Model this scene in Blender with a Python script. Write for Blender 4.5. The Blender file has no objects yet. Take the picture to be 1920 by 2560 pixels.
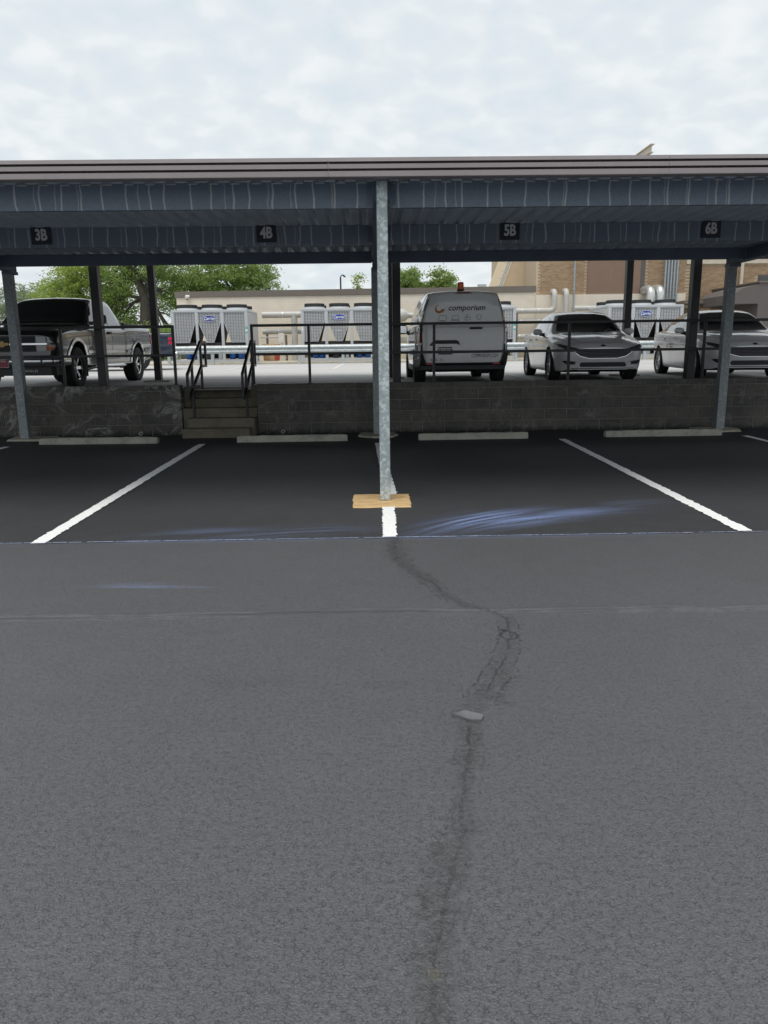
import bpy, bmesh, math, random
import numpy as np
from mathutils import Vector, Matrix
from mathutils.bvhtree import BVHTree
from mathutils.geometry import delaunay_2d_cdt
rad = math.radians
random.seed(7); rng = np.random.default_rng(7)
scene = bpy.context.scene
COL = scene.collection

# ------------------------------------------------------------ camera
cam_d = bpy.data.cameras.new("camera"); cam = bpy.data.objects.new("camera", cam_d); COL.objects.link(cam)
_y, _p, _r = rad(.85), rad(12.18), .0122
Fw = Vector((math.sin(_y)*math.cos(_p), math.cos(_y)*math.cos(_p), -math.sin(_p)))
R0 = Vector((math.cos(_y), -math.sin(_y), 0)); U0 = R0.cross(Fw)
Rt = R0*math.cos(_r) - U0*math.sin(_r); Up = U0*math.cos(_r) + R0*math.sin(_r)
cam.matrix_world = Matrix(((Rt.x, Up.x, -Fw.x, 0), (Rt.y, Up.y, -Fw.y, 0), (Rt.z, Up.z, -Fw.z, 1.5), (0, 0, 0, 1)))
cam_d.sensor_fit = 'HORIZONTAL'; cam_d.sensor_width = 36; cam_d.lens = 36*1890/1920
cam_d.clip_start = .05; cam_d.clip_end = 3000
scene.camera = cam

# ------------------------------------------------------------ sky, sun, exposure
SUN_EL, SUN_AZ = 72, 195          # azimuth clockwise from +Y
world = bpy.data.worlds.new("World"); scene.world = world; world.use_nodes = True
wt = world.node_tree; wn = wt.nodes; wl = wt.links; wn.clear()
def wnode(t, **k):
    n = wn.new(t)
    for a, b in k.items(): setattr(n, a, b)
    return n
out = wnode('ShaderNodeOutputWorld'); bg = wnode('ShaderNodeBackground')
sky = wnode('ShaderNodeTexSky', sky_type='NISHITA', sun_disc=False, sun_elevation=rad(SUN_EL), sun_rotation=rad(SUN_AZ), air_density=1.3, dust_density=2.5)
tc = wnode('ShaderNodeTexCoord'); sep = wnode('ShaderNodeSeparateXYZ'); wl.new(tc.outputs['Generated'], sep.inputs[0])
zz = wnode('ShaderNodeMath', operation='MAXIMUM'); wl.new(sep.outputs['Z'], zz.inputs[0]); zz.inputs[1].default_value = 0.0
za = wnode('ShaderNodeMath', operation='ADD'); wl.new(zz.outputs[0], za.inputs[0]); za.inputs[1].default_value = .30
dx = wnode('ShaderNodeMath', operation='DIVIDE'); wl.new(sep.outputs['X'], dx.inputs[0]); wl.new(za.outputs[0], dx.inputs[1])
dy = wnode('ShaderNodeMath', operation='DIVIDE'); wl.new(sep.outputs['Y'], dy.inputs[0]); wl.new(za.outputs[0], dy.inputs[1])
cmb = wnode('ShaderNodeCombineXYZ'); wl.new(dx.outputs[0], cmb.inputs[0]); wl.new(dy.outputs[0], cmb.inputs[1])
n1 = wnode('ShaderNodeTexNoise'); n1.inputs['Scale'].default_value = 12; n1.inputs['Detail'].default_value = 4; n1.inputs['Roughness'].default_value = .45; n1.inputs['Distortion'].default_value = .25
wl.new(cmb.outputs[0], n1.inputs['Vector'])
n2 = wnode('ShaderNodeTexNoise'); n2.inputs['Scale'].default_value = 2.2; n2.inputs['Detail'].default_value = 3; wl.new(cmb.outputs[0], n2.inputs['Vector'])
ad = wnode('ShaderNodeMath', operation='MULTIPLY_ADD'); wl.new(n2.outputs[0], ad.inputs[0]); ad.inputs[1].default_value = .55; wl.new(n1.outputs[0], ad.inputs[2])
rmp = wnode('ShaderNodeValToRGB'); wl.new(ad.outputs[0], rmp.inputs[0])
e = rmp.color_ramp.elements; e[0].position = .54; e[0].color = (.745, .83, .885, 1); e[1].position = 1.0; e[1].color = (.93, .96, .98, 1)
m_ = rmp.color_ramp.elements.new(.76); m_.color = (.815, .875, .91, 1)
skm = wnode('ShaderNodeMixRGB', blend_type='MULTIPLY'); skm.inputs[0].default_value = 1; wl.new(sky.outputs[0], skm.inputs[1]); skm.inputs[2].default_value = (.09, .09, .09, 1)
mx = wnode('ShaderNodeMixRGB'); mx.inputs[0].default_value = .93; wl.new(skm.outputs[0], mx.inputs[1]); wl.new(rmp.outputs[0], mx.inputs[2])
wl.new(mx.outputs[0], bg.inputs[0]); bg.inputs[1].default_value = .63; wl.new(bg.outputs[0], out.inputs[0])

sun_d = bpy.data.lights.new("sun", 'SUN'); sun_d.energy = 1.5; sun_d.angle = rad(40); sun_d.color = (1, .96, .9)
sun = bpy.data.objects.new("sun", sun_d); COL.objects.link(sun)
_az, _el = rad(SUN_AZ), rad(SUN_EL)
sdir = Vector((math.sin(_az)*math.cos(_el), math.cos(_az)*math.cos(_el), math.sin(_el)))
sun.rotation_euler = sdir.to_track_quat('Z', 'Y').to_euler()
vs = scene.view_settings; vs.view_transform = 'Standard'; vs.look = 'None'; vs.gamma = 1; vs.exposure = 0.65; vs.use_curve_mapping = False
scene.cycles.use_denoising = True
scene.cycles.max_bounces = 8

# ------------------------------------------------------------ material helpers
class NT:
    def __init__(s, name):
        s.m = bpy.data.materials.new(name); s.m.use_nodes = True; s.t = s.m.node_tree; s.n = s.t.nodes; s.l = s.t.links
        s.b = s.n['Principled BSDF']; s.o = s.n['Material Output']
    def node(s, t, ins=None, **k):
        n = s.n.new(t)
        for a, b in k.items(): setattr(n, a, b)
        for a, v in (ins or {}).items(): s.set(n, a, v)
        return n
    def set(s, n, a, v):
        if isinstance(v, bpy.types.NodeSocket): s.l.new(v, n.inputs[a])
        elif isinstance(v, (tuple, list)) and len(v) == 3 and n.inputs[a].type == 'RGBA': n.inputs[a].default_value = (*v, 1)
        else: n.inputs[a].default_value = v
    def math(s, op, a, b=0.0, c=None):
        n = s.node('ShaderNodeMath', operation=op); s.set(n, 0, a); s.set(n, 1, b)
        if c is not None: s.set(n, 2, c)
        return n.outputs[0]
    def noise(s, vec, scale, detail=3, rough=.55, dist=0):
        n = s.node('ShaderNodeTexNoise', {'Vector': vec, 'Scale': scale, 'Detail': detail, 'Roughness': rough, 'Distortion': dist}); return n.outputs[0]
    def voro(s, vec, scale, feature='F1', rnd=1.0):
        n = s.node('ShaderNodeTexVoronoi', {'Vector': vec, 'Scale': scale, 'Randomness': rnd}, feature=feature); return n
    def ramp(s, f, stops):
        n = s.node('ShaderNodeValToRGB', {0: f}); el = n.color_ramp.elements
        while len(el) < len(stops): el.new(.5)
        for x, (p, c) in zip(el, stops):
            x.position = p; x.color = (c, c, c, 1) if not isinstance(c, tuple) else (*c, 1)
        return n.outputs[0]
    def mix(s, f, a, b, mode='MIX'):
        n = s.node('ShaderNodeMixRGB', {0: f}, blend_type=mode); s.set(n, 1, a); s.set(n, 2, b); return n.outputs[0]
    def obj(s): return s.node('ShaderNodeTexCoord').outputs['Object']
    def pos(s): return s.node('ShaderNodeNewGeometry').outputs['Position']
    def sepz(s, v): return s.node('ShaderNodeSeparateXYZ', {0: v}).outputs
    def bump(s, h, strength=.3, dist=.01):
        n = s.node('ShaderNodeBump', {'Height': h, 'Strength': strength, 'Distance': dist}); s.l.new(n.outputs[0], s.b.inputs['Normal']); return n
    def fin(s, col=None, rough=None, **k):
        if col is not None: s.set(s.b, 'Base Color', col)
        if rough is not None: s.set(s.b, 'Roughness', rough)
        for a, v in k.items(): s.set(s.b, a.replace('_', ' '), v)
        return s.m
def lerp3(c, f): return tuple(min(1, x*f) for x in c)
M = {}
def simple(name, col, rough=.5, metal=0, var=.15, scale=4, bump=0, bscale=60, coat=0, world=False, rv=0, spec=.5):
    t = NT(name); v = t.pos() if world else t.obj()
    n = t.noise(v, scale, 5, .6); n2 = t.noise(v, scale*9, 3)
    f = t.math('MULTIPLY_ADD', n2, .35, t.math('MULTIPLY', n, .65))
    c = t.ramp(f, [(.3, lerp3(col, 1-var)), (.7, lerp3(col, 1+var))])
    if rv:
        oi = t.node('ShaderNodeObjectInfo').outputs['Random']
        c = t.mix(1, c, t.ramp(oi, [(0, 1-rv), (1, 1+rv*.6)]), 'MULTIPLY')
    if bump: t.bump(t.noise(v, bscale, 4), bump, .004)
    t.fin(c, t.math('MULTIPLY_ADD', n2, .16, rough-.08), Metallic=metal, Coat_Weight=coat)
    t.b.inputs['Coat Roughness'].default_value = .03
    t.b.inputs['Specular IOR Level'].default_value = spec
    M[name] = t.m; return t.m
def attr(t, n): return t.node('ShaderNodeAttribute', attribute_name=n).outputs['Fac']

# ------------------------------------------------------------ mesh helpers
class MB:
    def __init__(s): s.v = []; s.f = []; s.mi = []
    def add(s, vs, fs, mi=0):
        o = len(s.v); s.v += [tuple(x) for x in vs]; s.f += [tuple(o+i for i in q) for q in fs]; s.mi += [mi]*len(fs); return s
    def box(s, x0, x1, y0, y1, z0, z1, c=0.0, mi=0, rot=None, piv=None):
        if c <= 0:
            vs = [(x, y, z) for z in (z0, z1) for y in (y0, y1) for x in (x0, x1)]
            fs = [(0, 2, 3, 1), (4, 5, 7, 6), (0, 1, 5, 4), (2, 6, 7, 3), (0, 4, 6, 2), (1, 3, 7, 5)]
        else:
            vs = []; idx = {}
            for sx in (0, 1):
                for sy in (0, 1):
                    for sz in (0, 1):
                        X = (x0, x1)[sx]; Y = (y0, y1)[sy]; Z = (z0, z1)[sz]
                        ix = X + (c if sx == 0 else -c); iy = Y + (c if sy == 0 else -c); iz = Z + (c if sz == 0 else -c)
                        idx[sx, sy, sz] = len(vs); vs += [(X, iy, iz), (ix, Y, iz), (ix, iy, Z)]
            g = lambda a, b, d, k: idx[a, b, d]+k
            fs = []
            for sx in (0, 1): fs.append([g(sx, 0, 0, 0), g(sx, 1, 0, 0), g(sx, 1, 1, 0), g(sx, 0, 1, 0)])
            for sy in (0, 1): fs.append([g(0, sy, 0, 1), g(1, sy, 0, 1), g(1, sy, 1, 1), g(0, sy, 1, 1)])
            for sz in (0, 1): fs.append([g(0, 0, sz, 2), g(1, 0, sz, 2), g(1, 1, sz, 2), g(0, 1, sz, 2)])
            for a in (0, 1):
                for b in (0, 1):
                    fs.append([g(0, a, b, 1), g(1, a, b, 1), g(1, a, b, 2), g(0, a, b, 2)])
                    fs.append([g(a, 0, b, 0), g(a, 1, b, 0), g(a, 1, b, 2), g(a, 0, b, 2)])
                    fs.append([g(a, b, 0, 0), g(a, b, 1, 0), g(a, b, 1, 1), g(a, b, 0, 1)])
                    for d in (0, 1): fs.append([g(a, b, d, 0), g(a, b, d, 1), g(a, b, d, 2)])
        if rot is not None:
            pv = Vector(piv if piv else ((x0+x1)/2, (y0+y1)/2, (z0+z1)/2))
            vs = [tuple(rot @ (Vector(q)-pv) + pv) for q in vs]
        return s.add(vs, fs, mi)
    def cyl(s, p0, p1, r0, r1=None, n=12, caps=True, mi=0):
        r1 = r0 if r1 is None else r1; p0 = Vector(p0); p1 = Vector(p1); d = (p1-p0).normalized()
        a = d.orthogonal().normalized(); b = d.cross(a); vs = []
        for p, r in ((p0, r0), (p1, r1)):
            for i in range(n):
                t = 2*math.pi*i/n; vs.append(p + a*math.cos(t)*r + b*math.sin(t)*r)
        fs = [(i, (i+1) % n, n+(i+1) % n, n+i) for i in range(n)]
        if caps: fs += [tuple(range(n))[::-1], tuple(range(n, 2*n))]
        return s.add(vs, fs, mi)
    def tube(s, pts, r, n=10, mi=0, radii=None, caps=True):
        P = [Vector(p) for p in pts]; vs = []; k = len(P); up = None
        for i, p in enumerate(P):
            d = (P[min(i+1, k-1)]-P[max(i-1, 0)]).normalized()
            if up is None: a = d.orthogonal().normalized()
            else: a = (up - d*up.dot(d)).normalized()
            up = a; b = d.cross(a); rr = radii[i] if radii else r
            for j in range(n):
                t = 2*math.pi*j/n; vs.append(p + a*math.cos(t)*rr + b*math.sin(t)*rr)
        fs = [(i*n+j, i*n+(j+1) % n, (i+1)*n+(j+1) % n, (i+1)*n+j) for i in range(k-1) for j in range(n)]
        if caps: fs += [tuple(range(n))[::-1], tuple(range((k-1)*n, k*n))]
        return s.add(vs, fs, mi)
    def prism(s, poly, axis, a, b, mi=0):
        """extrude 2D polygon along axis from a to b. axis x: poly=(y,z); y: (x,z); z: (x,y)"""
        n = len(poly)
        mk = {'x': lambda q, w: (w, q[0], q[1]), 'y': lambda q, w: (q[0], w, q[1]), 'z': lambda q, w: (q[0], q[1], w)}[axis]
        vs = [mk(q, a) for q in poly] + [mk(q, b) for q in poly]
        fs = [(i, (i+1) % n, n+(i+1) % n, n+i) for i in range(n)] + [tuple(range(n))[::-1], tuple(range(n, 2*n))]
        return s.add(vs, fs, mi)
    def lathe(s, prof, center, axis='x', n=24, mi=0):
        """profile [(r, h)] round an axis"""
        c = Vector(center); vs = []
        for r, h in prof:
            for i in range(n):
                t = 2*math.pi*i/n; u, w = r*math.cos(t), r*math.sin(t)
                vs.append(c + (Vector((h, u, w)) if axis == 'x' else Vector((u, w, h)) if axis == 'z' else Vector((u, h, w))))
        k = len(prof)
        fs = [(i*n+j, i*n+(j+1) % n, (i+1)*n+(j+1) % n, (i+1)*n+j) for i in range(k-1) for j in range(n)]
        return s.add(vs, fs, mi)
    def mesh(s, name, mats, smooth=None):
        me = bpy.data.meshes.new(name); me.from_pydata(s.v, [], s.f)
        for m in (mats if isinstance(mats, (list, tuple)) else [mats]): me.materials.append(m)
        if any(s.mi): me.polygons.foreach_set('material_index', s.mi)
        bm = bmesh.new(); bm.from_mesh(me); bmesh.ops.recalc_face_normals(bm, faces=bm.faces); bm.to_mesh(me); bm.free()
        if smooth:
            me.shade_smooth(); me.set_sharp_from_angle(angle=rad(smooth))
        me.update(); return me
    def build(s, name, mats, parent=None, smooth=None, loc=None):
        return mkobj(name, s.mesh(name, mats, smooth), parent, loc)
def mkobj(name, me, parent=None, loc=None):
    o = bpy.data.objects.new(name, me); COL.objects.link(o)
    if parent is not None: o.parent = parent
    if loc is not None: o.location = loc
    return o
def tag(o, label=None, cat=None, group=None, kind=None):
    for k, v in (('label', label), ('category', cat), ('group', group), ('kind', kind)):
        if v: o[k] = v
    return o
def thing(name, label, cat, loc=(0, 0, 0), rz=0, group=None):
    o = bpy.data.objects.new(name, None); COL.objects.link(o); o.empty_display_size = .2
    o.location = loc; o.rotation_euler = (0, 0, rz); return tag(o, label, cat, group)
def copy_tree(o, parent=None):
    c = o.copy(); COL.objects.link(c)
    if parent is not None: c.parent = parent
    for ch in list(o.children): copy_tree(ch, c)
    return c
def text2d(s, size=1.0, shear=0, bold=0, align='CENTER', res=3, space=1.0):
    cu = bpy.data.curves.new("t", 'FONT'); cu.body = s; cu.size = size; cu.shear = shear; cu.offset = bold; cu.align_x = align
    cu.align_y = 'CENTER'; cu.resolution_u = res; cu.space_character = space
    o = bpy.data.objects.new("t", cu); COL.objects.link(o); dg = bpy.context.evaluated_depsgraph_get()
    me = bpy.data.meshes.new_from_object(o.evaluated_get(dg))
    vs = [(v.co.x, v.co.y) for v in me.vertices]; fs = [tuple(p.vertices) for p in me.polygons]
    bpy.data.objects.remove(o); bpy.data.curves.remove(cu); bpy.data.meshes.remove(me)
    return vs, fs
def flat_text(name, s, size, mat, parent, fn, **k):
    vs, fs = text2d(s, size, **k); mb = MB(); mb.add([fn(u, v) for u, v in vs], fs); return mb.build(name, mat, parent)

# ------------------------------------------------------------ materials
def mat_asphalt():
    t = NT('sealed_asphalt'); P = t.pos()
    sm, dk, ck, ch, wh, dust = [attr(t, a) for a in ('smooth', 'dark', 'crack', 'chalk', 'white', 'tint')]
    big = t.noise(P, .7, 4); mid = t.noise(P, 5, 5, .65); py_ = t.sepz(P)[1]
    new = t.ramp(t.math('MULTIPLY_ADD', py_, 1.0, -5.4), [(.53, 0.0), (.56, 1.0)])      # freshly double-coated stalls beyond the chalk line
    g1 = t.noise(P, 105, 4, .7); vo = t.voro(P, 150).outputs['Distance']
    warp = t.node('ShaderNodeVectorMath', {0: P, 1: t.node('ShaderNodeVectorMath', {0: t.node('ShaderNodeTexNoise', {'Vector': P, 'Scale': 60.0, 'Detail': 2.0}).outputs['Color'], 1: (.008, .008, .008)}, operation='MULTIPLY').outputs[0]}, operation='ADD').outputs[0]
    edge = t.voro(warp, 92, 'DISTANCE_TO_EDGE').outputs['Distance']
    shade_cres = t.math('MULTIPLY', t.ramp(edge, [(.03, 1.0), (.11, 0.0)]), t.ramp(t.noise(P, 48, 3, .6), [(.47, 0.0), (.60, 1.0)]))
    fine = t.noise(P, 330, 3, .7)
    pit = t.ramp(t.noise(P, 62, 5, .7, .8), [(.30, 1.0), (.36, 0.0)])
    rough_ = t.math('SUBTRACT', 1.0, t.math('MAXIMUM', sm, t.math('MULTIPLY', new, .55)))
    spot = t.ramp(t.noise(P, 11, 5, .7), [(.60, 0.0), (.72, 1.0)])
    c = t.ramp(t.math('MULTIPLY_ADD', mid, .5, t.math('MULTIPLY', big, .5)), [(.30, (.048, .050, .0545)), (.5, (.065, .0675, .0735)), (.70, (.086, .089, .097))])
    c = t.mix(t.math('MULTIPLY', rough_, .6), c, t.ramp(t.math('MULTIPLY_ADD', fine, .5, t.math('MULTIPLY', g1, .5)), [(.34, (.022, .0225, .0245)), (.5, (.064, .066, .071)), (.66, (.140, .144, .154))]))
    c = t.mix(t.math('MULTIPLY', t.math('MULTIPLY', shade_cres, .55), rough_), c, (.012, .012, .013))  # crescents put the shaded sides of aggregate bumps into the colour
    c = t.mix(t.math('MULTIPLY', t.math('MULTIPLY', pit, .6), rough_), c, (.014, .014, .015))
    c = t.mix(1, c, t.ramp(t.noise(P, 34, 4, .7), [(.36, .91), (.5, 1.0), (.64, 1.09)]), 'MULTIPLY')
    c = t.mix(t.math('MULTIPLY', spot, .14), c, (.028, .028, .03))
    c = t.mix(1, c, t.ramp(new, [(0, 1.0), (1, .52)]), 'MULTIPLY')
    dmask = t.math('MULTIPLY', dk, t.ramp(t.noise(P, 60, 4, .75), [(.34, 1.0), (.6, .25)]))
    c = t.mix(dmask, c, (.016, .016, .016))
    c = t.mix(ck, c, (.004, .004, .004))
    chm = t.math('MULTIPLY', ch, t.ramp(t.noise(P, 190, 3, .75), [(.36, .18), (.60, 1.0)]))
    c = t.mix(chm, c, (.30, .42, .80))
    whm = t.ramp(t.math('ADD', wh, t.math('MULTIPLY_ADD', t.noise(P, 160, 3, .8), 1.0, -.5)), [(.62, 0.0), (.80, 1.0)])
    c = t.mix(whm, c, (.7, .72, .7))
    speck = t.ramp(t.math('MULTIPLY', t.ramp(t.noise(P, 1.6, 2), [(.64, 0.0), (.70, 1.0)]), t.ramp(t.noise(P, 240, 2, .5), [(.70, 0.0), (.74, 1.0)])), [(.5, 0.0), (.9, 1.0)])
    c = t.mix(speck, c, (.6, .6, .62))
    c = t.mix(t.math('MULTIPLY', dust, .12), c, (.34, .28, .12))
    h = t.math('ADD', t.math('MULTIPLY', g1, .9), t.math('MULTIPLY', t.math('SUBTRACT', .6, vo), .45))
    h = t.math('SUBTRACT', h, t.math('ADD', t.math('MULTIPLY', pit, .5), t.math('MULTIPLY', shade_cres, .6)))
    h = t.math('ADD', h, t.math('MULTIPLY', fine, .35))
    h = t.math('MULTIPLY', h, t.math('MULTIPLY_ADD', rough_, .8, .2))
    t.bump(h, .75, .005)
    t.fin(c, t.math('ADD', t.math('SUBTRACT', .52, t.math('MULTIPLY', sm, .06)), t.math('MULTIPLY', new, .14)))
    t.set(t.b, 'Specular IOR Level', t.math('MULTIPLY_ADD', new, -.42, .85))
    return t.m
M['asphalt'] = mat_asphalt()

def mat_upper():
    t = NT('worn_pale_asphalt'); P = t.pos(); s = t.sepz(P)
    st = t.node('ShaderNodeCombineXYZ', {0: t.math('MULTIPLY', s[0], .10), 1: s[1], 2: 0.0}).outputs[0]
    n = t.noise(st, 1.6, 5, .65); g = t.noise(P, 40, 3)
    c = t.ramp(n, [(.3, (.30, .292, .285)), (.5, (.45, .44, .43)), (.72, (.54, .53, .515))])
    c = t.mix(.35, c, t.ramp(g, [(.3, .3), (.7, .62)]))
    t.bump(g, .25, .004); return t.fin(c, .9)
M['upper'] = mat_upper()

def mat_paint():
    t = NT('white_line_paint'); P = t.pos()
    n = t.noise(P, 60, 4, .7)
    c = t.ramp(n, [(.28, (.64, .66, .65)), (.5, (.84, .855, .845)), (.7, (.89, .90, .89))])
    hole = t.ramp(t.noise(P, 34, 5, .8), [(.27, 1.0), (.31, 0.0)])
    c = t.mix(hole, c, (.06, .06, .06))
    t.bump(t.noise(P, 120, 4, .7), .35, .004); return t.fin(c, .6)
M['paint'] = mat_paint()
simple('pale_line', (.62, .61, .59), .8, 0, .12, 8, world=True)
def mat_chalk():
    t = NT('blue_chalk'); P = t.pos(); n = t.noise(P, 45, 4, .75)
    return t.fin(t.ramp(n, [(.3, (.10, .12, .18)), (.55, (.42, .50, .72)), (.75, (.62, .68, .82))]), .9)
M['chalk'] = mat_chalk()

def mat_cmu():
    t = NT('stained_concrete_block'); P = t.pos(); s = t.sepz(P)
    oi = t.node('ShaderNodeObjectInfo').outputs['Random']
    n = t.noise(P, 3.2, 6, .65); g = t.noise(P, 90, 4, .7)
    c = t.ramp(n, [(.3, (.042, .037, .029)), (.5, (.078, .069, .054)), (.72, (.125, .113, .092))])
    c = t.mix(1, c, t.ramp(oi, [(0, .72), (1, 1.2)]), 'MULTIPLY')
    c = t.mix(.35, c, t.ramp(g, [(.3, .06), (.7, .24)]))
    # white lime runs, strongest on the section beyond the steps
    wp = t.node('ShaderNodeVectorMath', {0: P, 1: (1.0, 0.2, 1.6)}, operation='MULTIPLY').outputs[0]
    r1 = t.noise(wp, 1.5, 4, .6, 1.1)
    ridge = t.ramp(t.math('ABSOLUTE', t.math('SUBTRACT', r1, .5)), [(.0, 1.0), (.022, .55), (.05, 0.0)])
    patch = t.ramp(t.noise(P, 1.3, 2), [(.42, 0.0), (.55, 1.0)])
    side = t.ramp(t.math('MULTIPLY_ADD', s[0], -.1, 0.0), [(.25, .12), (.36, 1.0)])
    lime = t.math('MULTIPLY', t.math('MULTIPLY', ridge, patch), side)
    c = t.mix(t.math('MULTIPLY', lime, .55), c, (.50, .50, .48))
    pale = t.math('MULTIPLY', t.ramp(t.noise(P, 4.5, 4, .7), [(.58, 0.0), (.72, 1.0)]), .3)
    c = t.mix(pale, c, (.38, .37, .34))
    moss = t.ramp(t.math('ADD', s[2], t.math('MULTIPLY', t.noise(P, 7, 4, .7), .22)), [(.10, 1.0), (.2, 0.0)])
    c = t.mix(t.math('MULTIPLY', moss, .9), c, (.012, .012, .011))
    t.bump(g, .5, .004); return t.fin(c, .92)
M['cmu'] = mat_cmu()
simple('mortar', (.22, .21, .175), .95, 0, .3, 12, .4, 120, world=True)

def mat_concrete(name, col, wear=.35):
    t = NT(name); P = t.pos(); n = t.noise(P, 3.5, 6, .65); n2 = t.noise(P, 18, 5, .7); g = t.noise(P, 160, 3, .7)
    c = t.ramp(t.math('MULTIPLY_ADD', n2, .5, t.math('MULTIPLY', n, .5)), [(.32, lerp3(col, .55)), (.5, col), (.68, lerp3(col, 1.25))])
    c = t.mix(t.math('MULTIPLY', t.ramp(n2, [(.56, 0.0), (.66, 1.0)]), wear), c, lerp3(col, .35))
    t.bump(t.math('ADD', g, t.math('MULTIPLY', n2, 1.5)), .45, .005); return t.fin(c, .9)
M['stop'] = mat_concrete('weathered_concrete', (.40, .385, .33))
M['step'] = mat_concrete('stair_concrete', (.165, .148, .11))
M['padc'] = mat_concrete('pad_concrete', (.40, .37, .30))
M['kerb'] = mat_concrete('kerb_concrete', (.46, .42, .34))

def mat_tan():
    t = NT('bare_tan_footing'); P = t.pos()
    st = t.node('ShaderNodeVectorMath', {0: P, 1: (2.5, 14, 1)}, operation='MULTIPLY').outputs[0]
    n = t.noise(st, 2.2, 5, .65, .5)
    c = t.ramp(n, [(.3, (.36, .22, .10)), (.5, (.56, .38, .18)), (.7, (.66, .48, .26))])
    t.bump(t.noise(P, 90, 4), .3, .004); return t.fin(c, .85)
M['tan'] = mat_tan()

def mat_galv(name, lo, mid, hi, metal=.35, rough=.45, sc=26):
    t = NT(name); P = t.obj()
    n = t.noise(P, sc, 4, .6, 1.6); n2 = t.noise(P, 3, 4); v = t.voro(P, sc*2.2).outputs['Color']
    vv = t.node('ShaderNodeRGBToBW', {0: v}).outputs[0]
    f = t.math('MULTIPLY_ADD', vv, .25, t.math('MULTIPLY', n, .75))
    c = t.ramp(f, [(.34, lo), (.52, mid), (.60, hi)])
    c = t.mix(t.math('MULTIPLY', n2, .35), c, lo)
    t.bump(n, .08, .002); return t.fin(c, t.math('MULTIPLY_ADD', n, .2, rough-.1), Metallic=metal)
M['galv'] = mat_galv('galvanised_spangle', (.30, .35, .36), (.42, .48, .49), (.66, .72, .72), sc=15)
M['galvd'] = mat_galv('dull_galvanised', (.20, .22, .23), (.27, .30, .31), (.38, .41, .42), .3, .55)
M['rail_galv'] = mat_galv('guardrail_zinc', (.38, .42, .43), (.47, .51, .52), (.58, .62, .62), .3, .5, 8)

def mat_purlin():
    t = NT('galvanised_purlin_with_drips'); P = t.pos(); s = t.sepz(P)
    n = t.noise(P, 120, 3, .7); low = t.noise(P, 2.2, 4)
    c = t.ramp(n, [(.35, (.115, .15, .195)), (.55, (.18, .225, .28)), (.68, (.31, .36, .41))])
    c = t.mix(t.math('MULTIPLY', low, .5), c, (.145, .185, .235))
    wob = t.math('MULTIPLY_ADD', t.noise(P, 4, 3, .5), .07, -.035)
    for k, (pitch, off, wd, am) in enumerate(((.2, 0.0, .0055, .62), (.2, .37, .004, .35))):
        xx = t.math('DIVIDE', t.math('ADD', t.math('ADD', s[0], wob), off*.2+30.0), pitch)
        cell = t.math('FLOOR', xx); fr = t.math('SUBTRACT', t.math('FRACT', xx), .5)
        wn_ = t.node('ShaderNodeTexWhiteNoise', {'W': t.math('ADD', cell, t.math('MULTIPLY', t.math('FLOOR', s[1]), 7.3+k))}, noise_dimensions='1D').outputs[0]
        d = t.math('MULTIPLY', t.math('ABSOLUTE', t.math('SUBTRACT', fr, t.math('MULTIPLY_ADD', wn_, .36, -.18))), pitch)
        line = t.ramp(t.math('DIVIDE', d, wd*2.2), [(.25, 1.0), (.9, 0.0)])
        keep = 1.0 if k == 0 else t.math('GREATER_THAN', wn_, .55)
        c = t.mix(t.math('MULTIPLY', t.math('MULTIPLY', line, am), keep), c, (.66, .66, .66))
    t.bump(n, .1, .002); return t.fin(c, .5, Metallic=.15)
M['purlin'] = mat_purlin()
simple('deck_paint', (.62, .71, .82), .5, .1, .1, 3, world=True)
simple('fascia_paint', (.265, .235, .24), .42, .1, .08, 2, world=True)
simple('fascia_groove', (.035, .034, .04), .6, .0, .08, 2)
simple('bronze_steel', (.030, .028, .030), .42, .15, .25, 3, .1, 40)
simple('dark_beam', (.125, .158, .21), .55, .1, .2, 3)
simple('bronze_deck', (.06, .058, .058), .5); simple('black_rail', (.010, .010, .011), .38, .1, .3, 9, .1, 70)
simple('sign_black', (.018, .022, .032), .5)
simple('sign_grey', (.60, .62, .63), .6)
simple('daylight_pale', (.55, .57, .58), .5, .2)

# ------------------------------------------------------------ lower lot
STRIPES = [(-5.83, -5.98, 5.95, 12.43), (-2.70, -2.79, 5.93, 12.43), (.134, .150, 5.965, 7.155), (.195, .105, 7.80, 12.25), (3.05, 3.15, 5.975, 12.45), (6.1, 6.25, 5.98, 12.55)]
CRACK = [(.18, 5.93), (.144, 5.55), (.191, 5.225), (.29, 4.933), (.397, 4.7), (.436, 4.48), (.53, 4.301), (.676, 4.17), (.75, 4.05), (.718, 3.803), (.679, 3.613), (.619, 3.44), (.56, 3.282), (.495, 3.138), (.445, 3.004), (.391, 2.901), (.374, 2.765), (.355, 2.623), (.318, 2.463), (.293, 2.319), (.274, 2.165), (.234, 2.007), (.191, 1.85), (.159, 1.712), (.137, 1.591), (.124, 1.509), (.13, 1.445), (.14, 1.2), (.1, .8), (.12, .3)]
SEAM = [(-9, 4.25), (-2.166, 4.181), (-1.366, 4.179), (-.835, 4.199), (.11, 4.191), (.674, 4.155), (1.321, 4.153), (2.29, 4.144), (9, 4.1)]
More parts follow.
